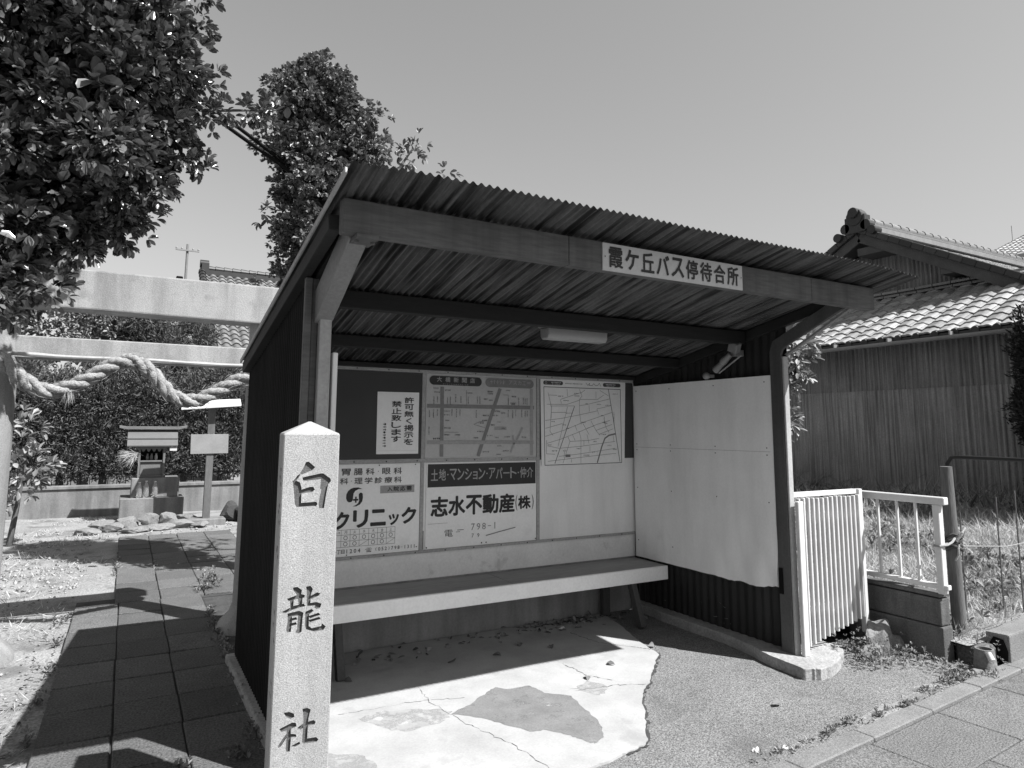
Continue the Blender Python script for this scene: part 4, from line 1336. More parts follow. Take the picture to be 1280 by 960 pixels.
b.poly_prism([(-.11, 13.20, 1.55), (.0, 13.20, 1.525), (.80, 13.20, 1.525), (.92, 13.20, 1.56), (.92, 13.20, 1.60), (.8, 13.20, 1.578), (.0, 13.20, 1.578), (-.11, 13.20, 1.595)], (0, .16, 0))
b.build('ridge', M['shrine_wood'], HS, .004)
for k, x in enumerate((.34, .40, .47)):
    v = MB()
    v.lathe((x, 13.30, 1.005), [(.018, 0), (.024, .03), (.022, .07), (.011, .09), (.014, .11)], 12)
    tag(v.build('vase', M['sign_white'] if k == 2 else M['grey_plastic'], smooth=True, base=(x, 13.30, 1.005)), ('small dark vase at the left inside the open shrine', 'small dark vase in the middle of the open shrine', 'small white vase inside the open shrine')[k], 'vase')
pb_ = MB()
pb_.box(.66, .77, 13.05, 13.13, 1.165, 1.225)
tag(pb_.build('paper_box', M['sign_white'], base=(.71, 13.09, 1.165), bevel=.004), 'small white box under the right eave of the little shrine', 'box')
n = 150
V, F = blades(np.array([[.17, 13.08, 1.13]]) + RNG.normal(size=(n, 3)) * .015, np.array([[-.8, -.1, -.45]]) + RNG.normal(size=(n, 3)) * .38, RNG.uniform(.12, .34, n), .012)
st = link_mesh('straw_bundle', np_mesh('straw_bundle', V, F, M['straw_pale']), None, (.17, 13.08, 1.13))
tag(st, 'frayed straw bundle hanging at the left corner of the little shrine', 'straw bundle')
for k, x in enumerate((.245, .345, .475)):
    bo = MB()
    h = (.24, .26, .25)[k]
    bo.lathe((x, 13.0, .402), [(.036, 0), (.043, .01), (.043, h * .35), (.040, h * .42), (.043, h * .5), (.043, h * .68), (.022, h * .88), (.016, h * .93), (.016, h)], 16)
    o = bo.build('water_bottle', M['glass'], smooth=True, base=(x, 13.0, .402))
    tag(o, ('clear water bottle on the pedestal step, leftmost of three', 'clear water bottle on the pedestal step, between two others', 'clear water bottle on the pedestal step, rightmost of three')[k], 'bottle', 'water bottles in front of the shrine')
    cp = MB()
    cp.lathe((x, 13.0, .402 + h), [(.018, 0), (.018, .018)], 12)
    cp.build('cap', M['sign_white'], o)
# rough stones at its foot
stones = [((-.10, 12.05, 0), (.26, .17, .085)), ((.20, 11.75, 0), (.20, .15, .06)), ((.46, 11.9, 0), (.27, .16, .075)), ((.78, 12.05, 0), (.25, .18, .10)), ((-.20, 12.5, 0), (.25, .16, .08)), ((.10, 12.4, 0), (.24, .15, .11)), ((.40, 12.45, 0), (.22, .15, .12)),
          ((.68, 12.5, 0), (.20, .15, .14)), ((.94, 12.55, 0), (.20, .16, .11)), ((-.42, 11.9, 0), (.24, .17, .07)), ((1.62, 12.6, 0), (.22, .2, .22)), ((1.9, 12.4, 0), (.25, .22, .20)), ((1.12, 12.0, 0), (.15, .12, .07))]
slab_lab = ['flat slab stone second from the left', 'low wedge stone nearest the path', 'broad low stone in front of the bottles', 'squared stone right of the path end', 'flat stone by the left pedestal corner', 'thick stone against the middle of the pedestal', 'thick stone before the right half of the pedestal',
            'taller block stone at the right pedestal corner', 'stone right of the pedestal', 'flattest stone farthest left', 'stone coloured dark for shade close by the sign post foot', 'stone coloured dark for shade nearest the shelter wall', 'smallest stone before the sign post']
for k, (c, r) in enumerate(stones):
    o = link_mesh('stone', rock(c, r, 30 + k, .8, .5), None, c)
    o.data.materials.append(M['shade_dark_stone'] if k in (10, 11) else M['stone'])
    tag(o, slab_lab[k], 'stone', 'rough stones before the shrine')

# ------------------------------------------------------------------ sign post by the shrine
SP = thing('sign_post', 'timber post with two blank white boards beside the little shrine', 'sign post', (1.22, 12.3, 0))
MB().box(1.165, 1.275, 12.30, 12.38, .02, 1.93).build('post', M['old_wood'], SP, .004)
b = MB()
b.poly_prism([(.74, 12.12, 1.84), (1.64, 12.12, 1.92), (1.66, 12.42, 2.03), (.78, 12.42, 1.97)], (0, 0, .025))
b.build('top_board', M['sign_white'], SP, .003)
MB().obox((1.205, 12.285, 1.295), (.285, 0, .004), (0, .010, 0), (-.004, 0, .158)).build('lower_board', M['board_grey'], SP, .003)
MB().box(.95, 1.50, 12.15, 12.55, -.02, .10).build('base', M['concrete'], SP, .01)

# ------------------------------------------------------------------ low wall and iron railing behind the shrine
LW = MB()
LW.box(-4.0, 2.6, 14.3, 14.45, -.03, .48)
LW.box(-4.0, 2.6, 14.27, 14.48, .48, .54)
tag(LW.build('boundary_wall', M['concrete'], bevel=.008, base=(-.7, 14.38, 0)), 'low weathered concrete wall behind the little shrine under the hedge', 'wall')
FN = thing('iron_fence', 'dark iron railing showing through the gaps between the hedge trunks', 'fence', (-.7, 16.4, 0))
for z in (.60, 1.05):
    MB().bar((-4.0, 16.4, z), (2.6, 16.4, z), .03, .03).build('rail', M['black_pipe'], FN)
for k in range(42):
    x = -3.95 + k * .16
    MB().bar((x, 16.4, .0), (x, 16.4, 1.12), .014, .014).build('bar', M['black_pipe'], FN)

# ------------------------------------------------------------------ plants: hedge conifers, trees
def tree(name, label, cat, base, trunk, crown_parts, bark, leafm, group=None):
    t = thing(name, label, cat, base, group)
    skin_tree(trunk, 'trunk', bark, t)
    V, F = join(crown_parts)
    link_mesh('crown', np_mesh('crown', V, F, leafm), t)
    return t

def needle_crown(blobs, n_each, L=.10, W=.045, up_=.6):
    out = []
    for c, r in blobs:
        n = int(n_each * r[0] * r[1] * 4)
        P_, O = blob(c, r, n, (.55, 1.06), .16)
        k = 5
        PP = np.repeat(P_, k, 0) + RNG.normal(size=(n * k, 3)) * .03
        OO = unit(np.repeat(O, k, 0) + RNG.normal(size=(n * k, 3)) * .6 + np.array([0, 0, up_]))
        out.append(blades(PP, OO, L * RNG.uniform(.6, 1.3, n * k), W))
    return out

hedge_x = [-2.45, -1.75, -1.05, -.35, .35, 1.05, 1.75, 2.45]
hl = ['far left beyond the torii pillar', 'behind the left torii pillar', 'above the left of the low wall', 'left of the little shrine', 'straight behind the little shrine', 'behind the blank sign boards', 'by the shelter corner post', 'behind the shelter wall']
for k, x in enumerate(hedge_x):
    h = 2.75 + .18 * math.sin(k * 2.3) + (.15 if k == 4 else 0)
    y = 15.4 + .12 * math.sin(k * 3.1)
    blobs = [((x, y, 1.35), (.55, .5, .6)), ((x + .05, y, 1.95), (.52, .5, .6)), ((x - .04, y, h - .45), (.44, .42, .5)), ((x + .2, y - .15, .9), (.38, .4, .32)), ((x - .25, y - .2, 1.5), (.3, .3, .35)), ((x + .28, y - .2, 2.1), (.3, .3, .35))]
    tree('hedge_conifer', 'dark clipped conifer of the hedge, ' + hl[k], 'conifer', (x, y, 0), [([(x, y, -.02), (x + .02, y, .7), (x, y, 1.8)], [.07, .06, .03])],
         needle_crown(blobs, 950, .085, .022), M['bark'], M['leaf_dark'], 'clipped conifers of the hedge')

def leaf_crown(blobs, per_m2, L, W, per=6, shell=(.6, 1.05), spread=.9, lump=.18):
    out = []
    for c, r in blobs:
        n = max(6, int(per_m2 * (r[0] * r[1] + r[1] * r[2] + r[0] * r[2]) / 3 * 12))
        P_, O = blob(c, r, n, shell, lump)
        out.append(rosettes(P_, O, per, L, W, spread))
    return out

# pale shrub by the left torii pillar
tree('pale_shrub', 'pale leaved shrub against the dark hedge by the left torii pillar', 'shrub', (-1.25, 11.2, 0), [([(-1.25, 11.2, -.02), (-1.2, 11.2, .5), (-1.15, 11.2, 1.1)], [.04, .03, .015])],
     leaf_crown([((-1.3, 11.2, 1.5), (.36, .36, .36)), ((-1.2, 11.1, 1.05), (.34, .36, .36)), ((-1.4, 11.2, .7), (.3, .3, .3))], 22, .14, .42), M['bark'], M['leaf_pale'])
# loose trees beyond the hedge
bt = [(-.9, 20.6, 5.2, 'leaf_tree', 'dense tree beyond the hedge, deepest of those under the lintel'), (-3.4, 19.2, 4.9, 'leaf_tree', 'leafy tree beyond the hedge, farthest left behind the torii pillar'), (-1.9, 18.8, 4.75, 'leaf_tree', 'loose leafy tree beyond the hedge, seen under the left of the stone lintel'), (-.4, 19.3, 4.75, 'leaf_pale', 'pale leafy tree beyond the hedge, left of the garden pine'),
      (.55, 19.0, 4.45, 'leaf_dark', 'spreading garden pine beyond the hedge with bare dark limbs'), (3.0, 19.6, 2.9, 'leaf_tree', 'low leafy tree beyond the hedge below the tiled roof')]
for k, (x, y, h, lm, lab) in enumerate(bt):
    blobs = []
    for q in range(14):
        a = q * 2.4
        blobs.append(((x + .95 * math.cos(a) * (q % 3 + 1) / 3, y + .5 * math.sin(a), h - .30 - .24 * (q % 7)), (.46, .42, .28)))
    limbs = [([(x, y, -.02), (x + .05, y, 1.6), (x - .03, y, h - .5)], [.13, .1, .04])]
    for q in range(6):
        a = q * 1.1
        z = h - 1.5 + .2 * q
        limbs.append(([(x, y, z), (x + .5 * math.cos(a), y + .3 * math.sin(a), z + .15), (x + .95 * math.cos(a), y + .5 * math.sin(a), z + .2)], [.05, .035, .015]))
    if lm == 'leaf_dark':
        cp = needle_crown(blobs, 420, .15, .025)
    else:
        cp = leaf_crown(blobs, 20, .13, .42)
    tree('garden_tree', lab, 'tree', (x, y, 0), limbs, cp, M['bark'], M[lm])
# tall narrow tree right behind the shelter
KT = 7.4 / 8.5
def nearer(p):
    return (p[0] * KT, p[1] * KT, 1.55 + (p[2] - 1.55) * KT)
nb_ = []
for z, x, r in ((5.98, 1.80, .30), (5.85, 2.05, .30), (5.55, 1.66, .46), (5.5, 2.2, .46), (5.0, 1.68, .44), (5.0, 2.34, .50), (4.5, 1.80, .36), (4.5, 2.35, .44), (4.0, 1.80, .33), (4.0, 2.2, .40), (3.5, 1.78, .32), (3.5, 2.2, .38), (3.0, 1.85, .32), (2.4, 2.0, .38)):
    nb_.append((nearer((x, 8.5, z)), (r * KT, .42, r * .9 * KT)))
def clumped_tall(blobs):
    out = []
    for c, r in blobs:
        P_, O = blob(c, r, 30, (.72, 1.05), .16)
        for p in P_:
            k_ = RNG.uniform(.06, .17)
            out.append((tuple(p), (k_, k_, k_ * .8)))
    return out
NTL = [([(2.0, 8.5, -.02), (1.98, 8.5, 1.5), (1.9, 8.5, 3.5), (1.9, 8.5, 5.9)], [.15, .13, .09, .02]),
       ([(1.95, 8.5, 3.2), (2.6, 8.45, 4.4), (3.15, 8.4, 5.35)], [.05, .03, .01]), ([(2.0, 8.5, 2.9), (3.0, 8.4, 4.0), (3.62, 8.4, 5.05)], [.045, .03, .008]),
       ([(1.9, 8.5, 4.0), (1.5, 8.4, 4.8), (1.4, 8.4, 5.3)], [.04, .025, .01])]
twig = [((3.17, 8.4, 5.42), (.20, .2, .24)), ((3.05, 8.4, 5.15), (.18, .2, .18)), ((3.64, 8.4, 5.10), (.12, .12, .14)), ((2.75, 8.4, 5.0), (.25, .25, .3)), ((2.62, 8.4, 5.35), (.14, .14, .16)), ((1.22, 8.4, 5.52), (.12, .12, .10)), ((1.28, 8.4, 4.15), (.10, .1, .12)), ((1.34, 8.4, 3.25), (.14, .12, .2)), ((3.0, 8.4, 4.3), (.3, .3, .3))]
NTL = [([nearer(p) if p[2] > .1 else (p[0] * KT, p[1] * KT, -.02) for p in pts_], rad_) for pts_, rad_ in NTL]
twig = [(nearer(c), r) for c, r in twig]
cp = leaf_crown(clumped_tall(nb_), 125, .052, .58, 7, (.4, 1.06), .9, .1)
cp += leaf_crown(nb_, 24, .12, .6, 6, (.2, .76), 1.2)
cp += leaf_crown(twig, 24, .085, .45, 6, (.4, 1.1))
tree('tall_tree', 'tall narrow dense evergreen tree rising behind the shelter roof', 'tree', (2.0 * KT, 7.4, 0), NTL, cp, M['bark'], M['leaf_tree'])
# overhanging tree at the left, close to the camera
near = [((-.62, 3.25, 3.25), (.70, .60, .62)), ((-.36, 3.15, 3.30), (.40, .40, .42)), ((-.14, 3.05, 3.12), (.26, .30, .30)), ((-.22, 3.05, 2.78), (.36, .36, .32)), ((-.55, 3.1, 2.55), (.40, .36, .36)), ((-.30, 3.02, 2.42), (.27, .28, .22)),
        ((-.50, 2.95, 2.24), (.19, .22, .20)), ((-.04, 3.0, 2.62), (.13, .18, .12)), ((-.12, 3.0, 2.38), (.13, .15, .10)), ((-.9, 3.3, 2.7), (.5, .5, .6)), ((-.75, 3.1, 2.35), (.3, .3, .3)), ((-.03, 3.05, 2.90), (.16, .2, .14)), ((-.22, 3.2, 3.6), (.30, .4, .3)), ((-.7, 3.4, 3.8), (.7, .6, .4))]
spray = [((.20, 2.98, 2.86), (.10, .10, .07)), ((.30, 2.97, 2.90), (.10, .08, .05)), ((.40, 2.96, 2.90), (.07, .07, .05)), ((.47, 2.96, 2.93), (.045, .05, .04)), ((.14, 3.0, 2.66), (.09, .08, .05)), ((.20, 2.99, 2.62), (.06, .06, .04)), ((.16, 3.0, 3.27), (.06, .06, .09)), ((.14, 3.0, 3.42), (.07, .06, .1)),
         ((-.30, 2.97, 2.06), (.08, .1, .06)), ((-.42, 2.96, 1.97), (.07, .1, .06)), ((-.2, 2.98, 2.22), (.08, .1, .06)), ((.10, 2.99, 2.98), (.14, .12, .12))]
def clumped(blobs, per_m2, cr):
    """small leafy clumps spread over the big lobes, with dark gaps between them"""
    out = []
    for c, r in blobs:
        n_ = max(5, int(per_m2 * (r[0] * r[1] + r[1] * r[2] + r[0] * r[2]) / 3 * 12))
        P_, O = blob(c, r, n_, (.70, 1.0), .12)
        for p in P_:
            k_ = cr * RNG.uniform(.6, 1.25)
            out.append((tuple(p), (k_, k_, k_ * .8)))
    return out
back = [((-.38, 4.3, 3.75), (.36, .45, .36)), ((-.22, 4.6, 3.62), (.26, .4, .30)), ((-.75, 4.6, 3.7), (.45, .5, .4)), ((-.35, 4.9, 4.1), (.4, .45, .35))]
cp = leaf_crown(clumped(near, 16, .12), 290, .042, .48, 8, (.45, 1.05), .8, .1)
cp += leaf_crown(clumped(back, 10, .14), 130, .055, .48, 8, (.45, 1.05), .8, .1)
cp += leaf_crown(near, 60, .075, .55, 7, (.15, .74), 1.1)
cp += leaf_crown(spray, 260, .040, .46, 7, (.3, 1.1), .8)
NL = [([(-1.7, 3.3, -.02), (-1.65, 3.3, 1.2), (-1.5, 3.3, 2.2), (-1.0, 3.3, 3.0), (-.5, 3.2, 3.4)], [.13, .11, .09, .06, .02]),
      ([(-1.5, 3.3, 2.2), (-.9, 3.15, 2.5), (-.4, 3.05, 2.6), (0, 3.0, 2.7)], [.06, .04, .02, .008]), ([(-1.55, 3.3, 2.0), (-.9, 3.05, 2.15), (-.45, 2.98, 2.1)], [.04, .025, .008]),
      ([(-.6, 3.2, 3.1), (-.1, 3.05, 2.95), (.2, 2.98, 2.87), (.48, 2.96, 2.93)], [.03, .015, .008, .003])]
tree('overhanging_tree', 'glossy leaved evergreen tree with branches hanging in from the left', 'tree', (-1.7, 3.3, 0), NL, cp, M['bark'], M['leaf_near'])

# ------------------------------------------------------------------ far house, pole and wires at the left
FH = thing('far_house', 'distant house with a ridged tiled roof beyond the torii', 'house', (5, 27, 0))
MB().box(2.7, 9.5, 22.0, 34, -.02, 3.55).build('wall', M['wall_pale'], FH, 0)
b = pantiles((2.12, 21.02, 3.22), (1, 0, 0), (0, .86, .51), (0, -.51, .86), 26, 23, .30, .36, .045, .05)
b.build('roof', M['tile_grey'], FH, smooth=True)
MB().poly_prism([(2.2, 21.1, 3.10), (2.2, 28.3, 7.36), (2.2, 35.5, 3.10)], (7.6, 0, 0)).build('roof_deck', M['house_wood'], FH)
b = MB()
b.box(2.35, 9.8, 28.1, 28.5, 7.42, 7.62)
for k in range(24):
    b.tube([(2.30 + k * .31, 28.3, 7.70), (2.60 + k * .31, 28.3, 7.70)], [.13, .10], 10)
b.build('ridge', M['tile_dark'], FH)
b = MB()
b.box(2.10, 2.36, 28.0, 28.6, 7.30, 7.86)
b.tube([(2.05, 28.25, 7.86), (2.36, 28.25, 7.86)], .16, 10)
b.build('end_tile', M['tile_dark'], FH, smooth=True)
b = MB()
for k in range(24):
    t = k / 24
    b.tube([(2.12, 21.0 + 7.2 * t, 3.33 + 4.26 * t), (2.12, 21.0 + 7.2 * (t + .041), 3.33 + 4.26 * (t + .041))], [.14, .11], 8)
b.build('verge_tile', M['tile_dark'], FH, smooth=True)
UP = thing('utility_pole', 'distant utility pole with crossarm beside the far tiled roof', 'utility pole', (1.7, 30, 0))
MB().tube([(1.62, 29, -.02), (1.62, 29, 8.75)], [.07, .045], 10).build('pole', M['tile_grey'], UP, smooth=True)
MB().box(1.2, 2.04, 28.9, 28.96, 8.46, 8.51).build('crossarm', M['grey_plastic'], UP)
for x, z in ((1.23, 8.51), (1.42, 8.51), (1.82, 8.51), (2.01, 8.51), (1.4, 7.3), (1.55, 7.0)):
    q = MB()
    q.lathe((x, 28.94, z), [(.03, 0), (.04, .04), (.02, .09)], 8)
    q.build('insulator', M['grey_plastic'], UP)
MB().box(1.28, 1.52, 28.75, 28.9, 6.6, 7.4).build('transformer_box', M['black'], UP, .03)
for k, z in enumerate((7.28, 7.05, 6.85)):
    w = MB()
    w.tube([(1.4 - 16 * t, 28.9 + 3 * t, z - .5 * math.sin(math.pi * t) + .2 * t) for t in np.linspace(0, 1, 12)], .022, 5)
    tag(w.build('far_wire', M['black'], base=(1.4, 28.9, z)), 'thin distant overhead wire left of the utility pole, ' + ('topmost', 'middle', 'lowest')[k] + ' of three', 'wire', 'distant wires')
CP = MB()
CP.tube([(3.25, 7.25, -.02), (3.25, 7.25, 3.2)], [.06, .045], 10)
tag(CP.build('cable_post', M['old_wood'], smooth=True, base=(3.25, 7.25, 0)), 'plain timber post behind the shelter carrying the two black cables', 'post')
for k, dz in enumerate((0, .075)):
    w = MB()
    w.tube([(3.25, 7.2, 3.02 + dz), (2.78, 7.2, 3.43 + dz * .5), (1.76, 7.2, 4.03 + dz * .4), (.792, 7.2, 4.56 + dz), (-.639, 7.2, 5.37 + dz), (-3.8, 7.2, 7.2 + dz), (-9, 7.2, 10.0 + dz)], .020, 6)
    tag(w.build('service_cable', M['black'], base=(3.25, 7.2, 3.0)), ('lower' if k == 0 else 'upper') + ' of two thick black cables running up past the tall tree into the foliage', 'cable', 'service cables')

# ------------------------------------------------------------------ tiled house at the right
HO = thing('tiled_house', 'large old house with silver tiled eaves and rusty corrugated metal wall', 'house', (13, 7, 0))
def house_wall(name, x, y0, y1, z0, z1, m_, pitch=.076, amp=.013):
    n = int((y1 - y0) / pitch * 8)
    vs, fs = [], []
    for i in range(n + 1):
        y = y0 + (y1 - y0) * i / n
        h = amp * math.sin(2 * math.pi * (y - y0) / pitch)
        vs += [(x + h, y, z0), (x + h, y, z1 if not callable(z1) else z1(y))]
    for i in range(n):
        fs.append((2 * i, 2 * i + 2, 2 * i + 3, 2 * i + 1))
    bb = MB()
    bb.add(vs, fs)
    me = bb.mesh(name, m_)
    me.polygons.foreach_set('use_smooth', [True] * len(me.polygons))
    return link_mesh(name, me, HO)
house_wall('wall', 10.50, 1.6, 13.5, 2.19, 3.05, M['house_sheet'])
house_wall('wall', 10.485, 1.6, 13.5, .2, 2.205, M['house_sheet_low'])
MB().box(10.52, 20, 1.6, 13.5, .2, 3.0).build('inner_wall', M['house_wood'], HO)
S2 = Vector((1, 0, .53)).normalized()
N2 = Vector((-.53, 0, 1)).normalized()
b = pantiles((10.08, 1.2, 2.965), (0, 1, 0), S2, N2, 46, 10, .270, .225, .019, .022)
lr = b.build('eave_roof', M['tile'], HO, smooth=True)
b = MB()
b.box(10.075, 10.12, 1.2, 13.6, 2.925, 2.95)
for k in range(46):
    y = 1.2 + k * .27 + .205
    b.tube([(10.055, y, 2.945), (10.12, y, 2.965)], [.052, .052], 12)
b.build('eave_edge', M['tile_dark'], lr)
b = MB()
b.poly_prism([(10.10, 1.2, 2.93), (10.14, 1.2, 2.90), (12.1, 1.2, 3.94), (12.1, 1.2, 3.99)], (0, 12.4, 0))
b.build('eave_board', M['house_wood'], HO)
g = MB()
gp = [(10.02 + .055 * math.cos(t), 2.90 + .055 * math.sin(t)) for t in np.linspace(math.pi, 2 * math.pi, 9)] + [(10.02 + .047 * math.cos(t), 2.90 + .047 * math.sin(t)) for t in np.linspace(2 * math.pi, math.pi, 9)]
g.poly_prism([(x, 1.2, z) for x, z in gp], (0, 12.4, 0))
for y in np.arange(1.6, 13, .9):
    g.box(9.955, 10.10, y - .01, y + .01, 2.90, 2.955)
g.build('gutter', M['gutter'], HO)
# top course of the lower roof against the gable
b = MB()
for k in range(2):
    for i in range(40):
        y = 1.3 + i * .30
        b.obox((11.98 - .05 * k, y + .145, 4.00 + .055 * k), (.10, 0, .02), (0, .143, 0), (0, 0, .020))
b.build('flashing_tiles', M['tile_grey'], lr)
RY, RZ = 7.52, 5.19          # gable apex
PT = .545
house_wall('gable_wall', 12.10, 3.6, 11.4, 3.9, lambda y: max(3.95, RZ - .12 - PT * abs(y - RY)), M['house_sheet'])
MB().poly_prism([(12.13, RY - 3.4, RZ - .25 - PT * 3.4), (12.13, RY + 3.4, RZ - .25 - PT * 3.4), (12.13, RY, RZ - .25)], (7.5, 0, 0)).build('gable_body', M['house_wood'], HO)
for sgn in (-1, 1):
    dv = Vector((0, sgn, -PT)).normalized()
    nn = Vector((0, sgn * PT, 1)).normalized()
    a = Vector((11.60, RY, RZ))
    c = a + dv * 4.6
    q = MB()
    q.obox((a + c) / 2 + Vector((.02, 0, -.075)), (.02, 0, 0), dv * 2.3, nn * .085)
    q.build('bargeboard', M['house_wood'], HO, .004)
    q = MB()
    q.obox((a + c) / 2 + Vector((4.0, 0, .0)), (3.98, 0, 0), dv * 2.3, nn * .025)
    q.build('roof_deck', M['house_wood'], HO)
    o_ = Vector((11.56, RY, RZ + .06)) + dv * 4.62
    U_ = Vector((1, 0, 0))
    b = pantiles(o_, U_, -dv, nn, 29, 20, .275, .228, .020, .012)
    b.build('roof', M['tile_grey'], HO, smooth=True)
    q = MB()
    for k in range(21):
        p = Vector((11.56, RY, RZ + .05)) + dv * (k * .225 + .1)
        q.obox(p + nn * .03, (.035, 0, 0), dv * .112, nn * .055)
    q.build('verge_tile', M['tile_dark'], HO, .01)
for y, z, w in ((RY - .25, RZ - .42, .30), (RY - 1.65, RZ - 1.05, .26), (RY + 1.6, RZ - 1.05, .26)):
    MB().box(11.62, 12.12, y - w, y + w, z, z + .14).build('purlin', M['house_wood'], HO)
rd = MB()
rd.box(11.62, 19.5, RY - .15, RY + .15, RZ + .06, RZ + .16)
for k in range(4):
    rd.box(11.60 + .02 * k, 19.5, RY - .15 + .02 * k, RY + .15 - .02 * k, RZ + .16 + .026 * k, RZ + .178 + .026 * k)
rdo = rd.build('ridge', M['tile_grey'], HO, .006)
q = MB()
for k in range(28):
    x = 11.75 + k * .275
    q.tube([(x, RY, RZ + .275), (x + .27, RY, RZ + .275)], [.085, .070], 10)
q.build('ridge_tile', M['tile_grey'], rdo, smooth=True)
q = MB()
q.tube([(11.48, RY, RZ + .30), (11.66, RY, RZ + .30)], [.16, .16], 18)
q.tube([(11.44, RY, RZ + .38), (11.66, RY, RZ + .38)], [.10, .10], 14)
for s_ in (-1, 1):
    q.tube([(11.50, RY + s_ * .20, RZ + .12), (11.66, RY + s_ * .20, RZ + .12)], [.10, .10], 14)
    q.tube([(11.45, RY + s_ * .34, RZ - .02), (11.66, RY + s_ * .34, RZ - .02)], [.085, .085], 12)
q.box(11.50, 11.68, RY - .20, RY + .20, RZ + .0, RZ + .32)
q.build('ridge_end_ornament', M['tile_dark'], rdo, .008)
# another tiled house further right
RH = thing('further_house', 'pale tiled roof of another house beyond the tiled house at the right edge', 'house', (33, 12, 0))
MB().box(29.5, 40, 4, 13.4, -.02, 8.1).build('wall', M['wall_pale'], RH)
b = pantiles((28.8, 2.6, 8.25), (0, 1, 0), Vector((1, 0, .40)).normalized(), Vector((-.4, 0, 1)).normalized(), 38, 16, .30, .30, .03, .03)
b.build('roof', M['tile'], RH, smooth=True)
MB().box(28.8, 29.4, 2.6, 14.0, 8.05, 8.2).build('eave_board', M['wall_pale'], RH)
MB().tube([(32, 13.9, 9.2), (32, 13.9, 10.2)], .012, 6).build('aerial', M['grey_plastic'], RH)

# ------------------------------------------------------------------ white fence panel, rail, block wall at the right of the shelter
SG = thing('slatted_panel', 'white metal panel of close upright slats beside the right shelter post', 'fence panel', (4.4, 3.25, .07))
MB().box(3.992, 4.045, 3.135, 3.165, .072, 1.075).build('end_post', M['white_metal'], SG, .004)
for k in range(14):
    x = 4.085 + k * .0505
    MB().box(x - .0083, x + .0083, 3.195, 3.222, .09 + .010 * k, 1.085 + .004 * math.sin(k)).build('slat', M['white_metal'], SG, .003)
for z in (.33, .95):
    MB().box(4.046, 4.75, 3.223, 3.245, z - .02, z + .02).build('rail', M['white_metal'], SG, .003)
MB().box(4.046, 4.76, 3.226, 3.262, 1.09, 1.125).build('rail', M['white_metal'], SG, .003)
MB().box(4.775, 4.815, 3.215, 3.255, .10, 1.125).build('end_post', M['white_metal'], SG, .004)
BW = thing('block_wall', 'low weathered concrete block wall with one open mortar crack', 'block wall', (4.98, 3.1, 0))
b = MB()
b.box(4.932, 5.038, 2.765, 3.46, .232, .412)
b.box(4.928, 5.040, 2.760, 3.46, .420, .447)
b.build('upper_course', M['block'], BW, .010, seg=2)
b = MB()
b.box(4.924, 5.042, 2.755, 3.46, -.05, .226)
b.build('lower_course', M['block'], BW, .012, seg=2)
WR = thing('white_rail', 'white metal hand rail with thin uprights standing on the block wall', 'railing', (4.95, 3.0, .45))
MB().box(4.922, 4.978, 2.690, 3.335, 1.048, 1.100).build('top_rail', M['white_metal'], WR, .005)
MB().box(4.928, 4.972, 2.705, 3.335, .478, .510).build('bottom_rail', M['white_metal'], WR, .004)
for y in (3.188, 3.041, 2.906):
    MB().bar((4.95, y, .510), (4.95, y, 1.048), .016, .016).build('upright', M['white_metal'], WR)
MB().box(4.924, 4.976, 2.730, 2.776, .447, 1.048).build('end_post', M['white_metal'], WR, .004)
MB().box(4.924, 4.976, 3.337, 3.377, .447, 1.100).build('end_post', M['white_metal'], WR, .004)
WP = MB()
WP.tube([(5.218, 2.800, -.02), (5.214, 2.808, .5), (5.206, 2.808, .9), (5.198, 2.808, 1.30)], [.048, .045, .042, .039], 12)
WPo = tag(WP.build('timber_post', M['old_wood'], smooth=True, base=(5.21, 2.80, 0)), 'weathered round timber post behind the end of the white rail', 'post')
RT = thing('tie_rope', 'coil of thin rope tied round the timber post and the rail end', 'rope', (5.2, 2.80, .75))
q = MB()
for k in range(6):
    z = .725 + .017 * k
    pts = []
    for t in np.linspace(0, 2 * math.pi, 26):
        rr_ = .054 + .010 * math.sin(k * 2.2) + .004 * math.sin(5 * t + k)
        pts.append((5.210 + rr_ * math.cos(t), 2.806 + rr_ * math.sin(t), z + .016 * math.sin(t * 2 + k * 1.3)))
    q.tube(pts, .0085, 6)
q.build('coil', M['leg'], RT, smooth=True)
q = MB()
q.tube([(5.165, 2.765, .80), (5.06, 2.73, .785), (4.97, 2.715, .775), (4.915, 2.735, .77), (4.915, 2.775, .768), (4.98, 2.79, .765), (5.17, 2.80, .76)], .008, 6)
q.tube([(5.17, 2.76, .78), (5.20, 2.73, .84), (5.25, 2.74, .87), (5.27, 2.77, .80)], .010, 6)
q.tube([(5.18, 2.75, .76), (5.15, 2.74, .69), (5.145, 2.76, .65)], .007, 6)
q.build('knot', M['straw'], RT, smooth=True)
q = MB()
q.tube([(5.25, 2.77, .74), (5.8, 2.74, .70), (6.4, 2.72, .72), (7.5, 2.74, .80)], .004, 5)
tag(q.build('guy_wire', M['straw'], base=(5.25, 2.77, .74)), 'thin pale wire running right from the timber post over the weeds', 'wire')
for k, (x, y, h) in enumerate(((5.78, 2.78, 1.06), (6.02, 2.76, 1.10), (5.50, 2.9, .95))):
    q = MB()
    q.tube([(x, y, .1), (x + .01, y, h)], .006, 6)
    tag(q.build('garden_stake', M['old_wood'], base=(x, y, .1)), ('thin garden stake in the weeds, nearer the timber post than the tallest', 'tallest thin garden stake in the weeds by the guy wire', 'shortest thin garden stake in the weeds by the timber post')[k], 'stake', 'garden stakes in the weeds')
HP = MB()
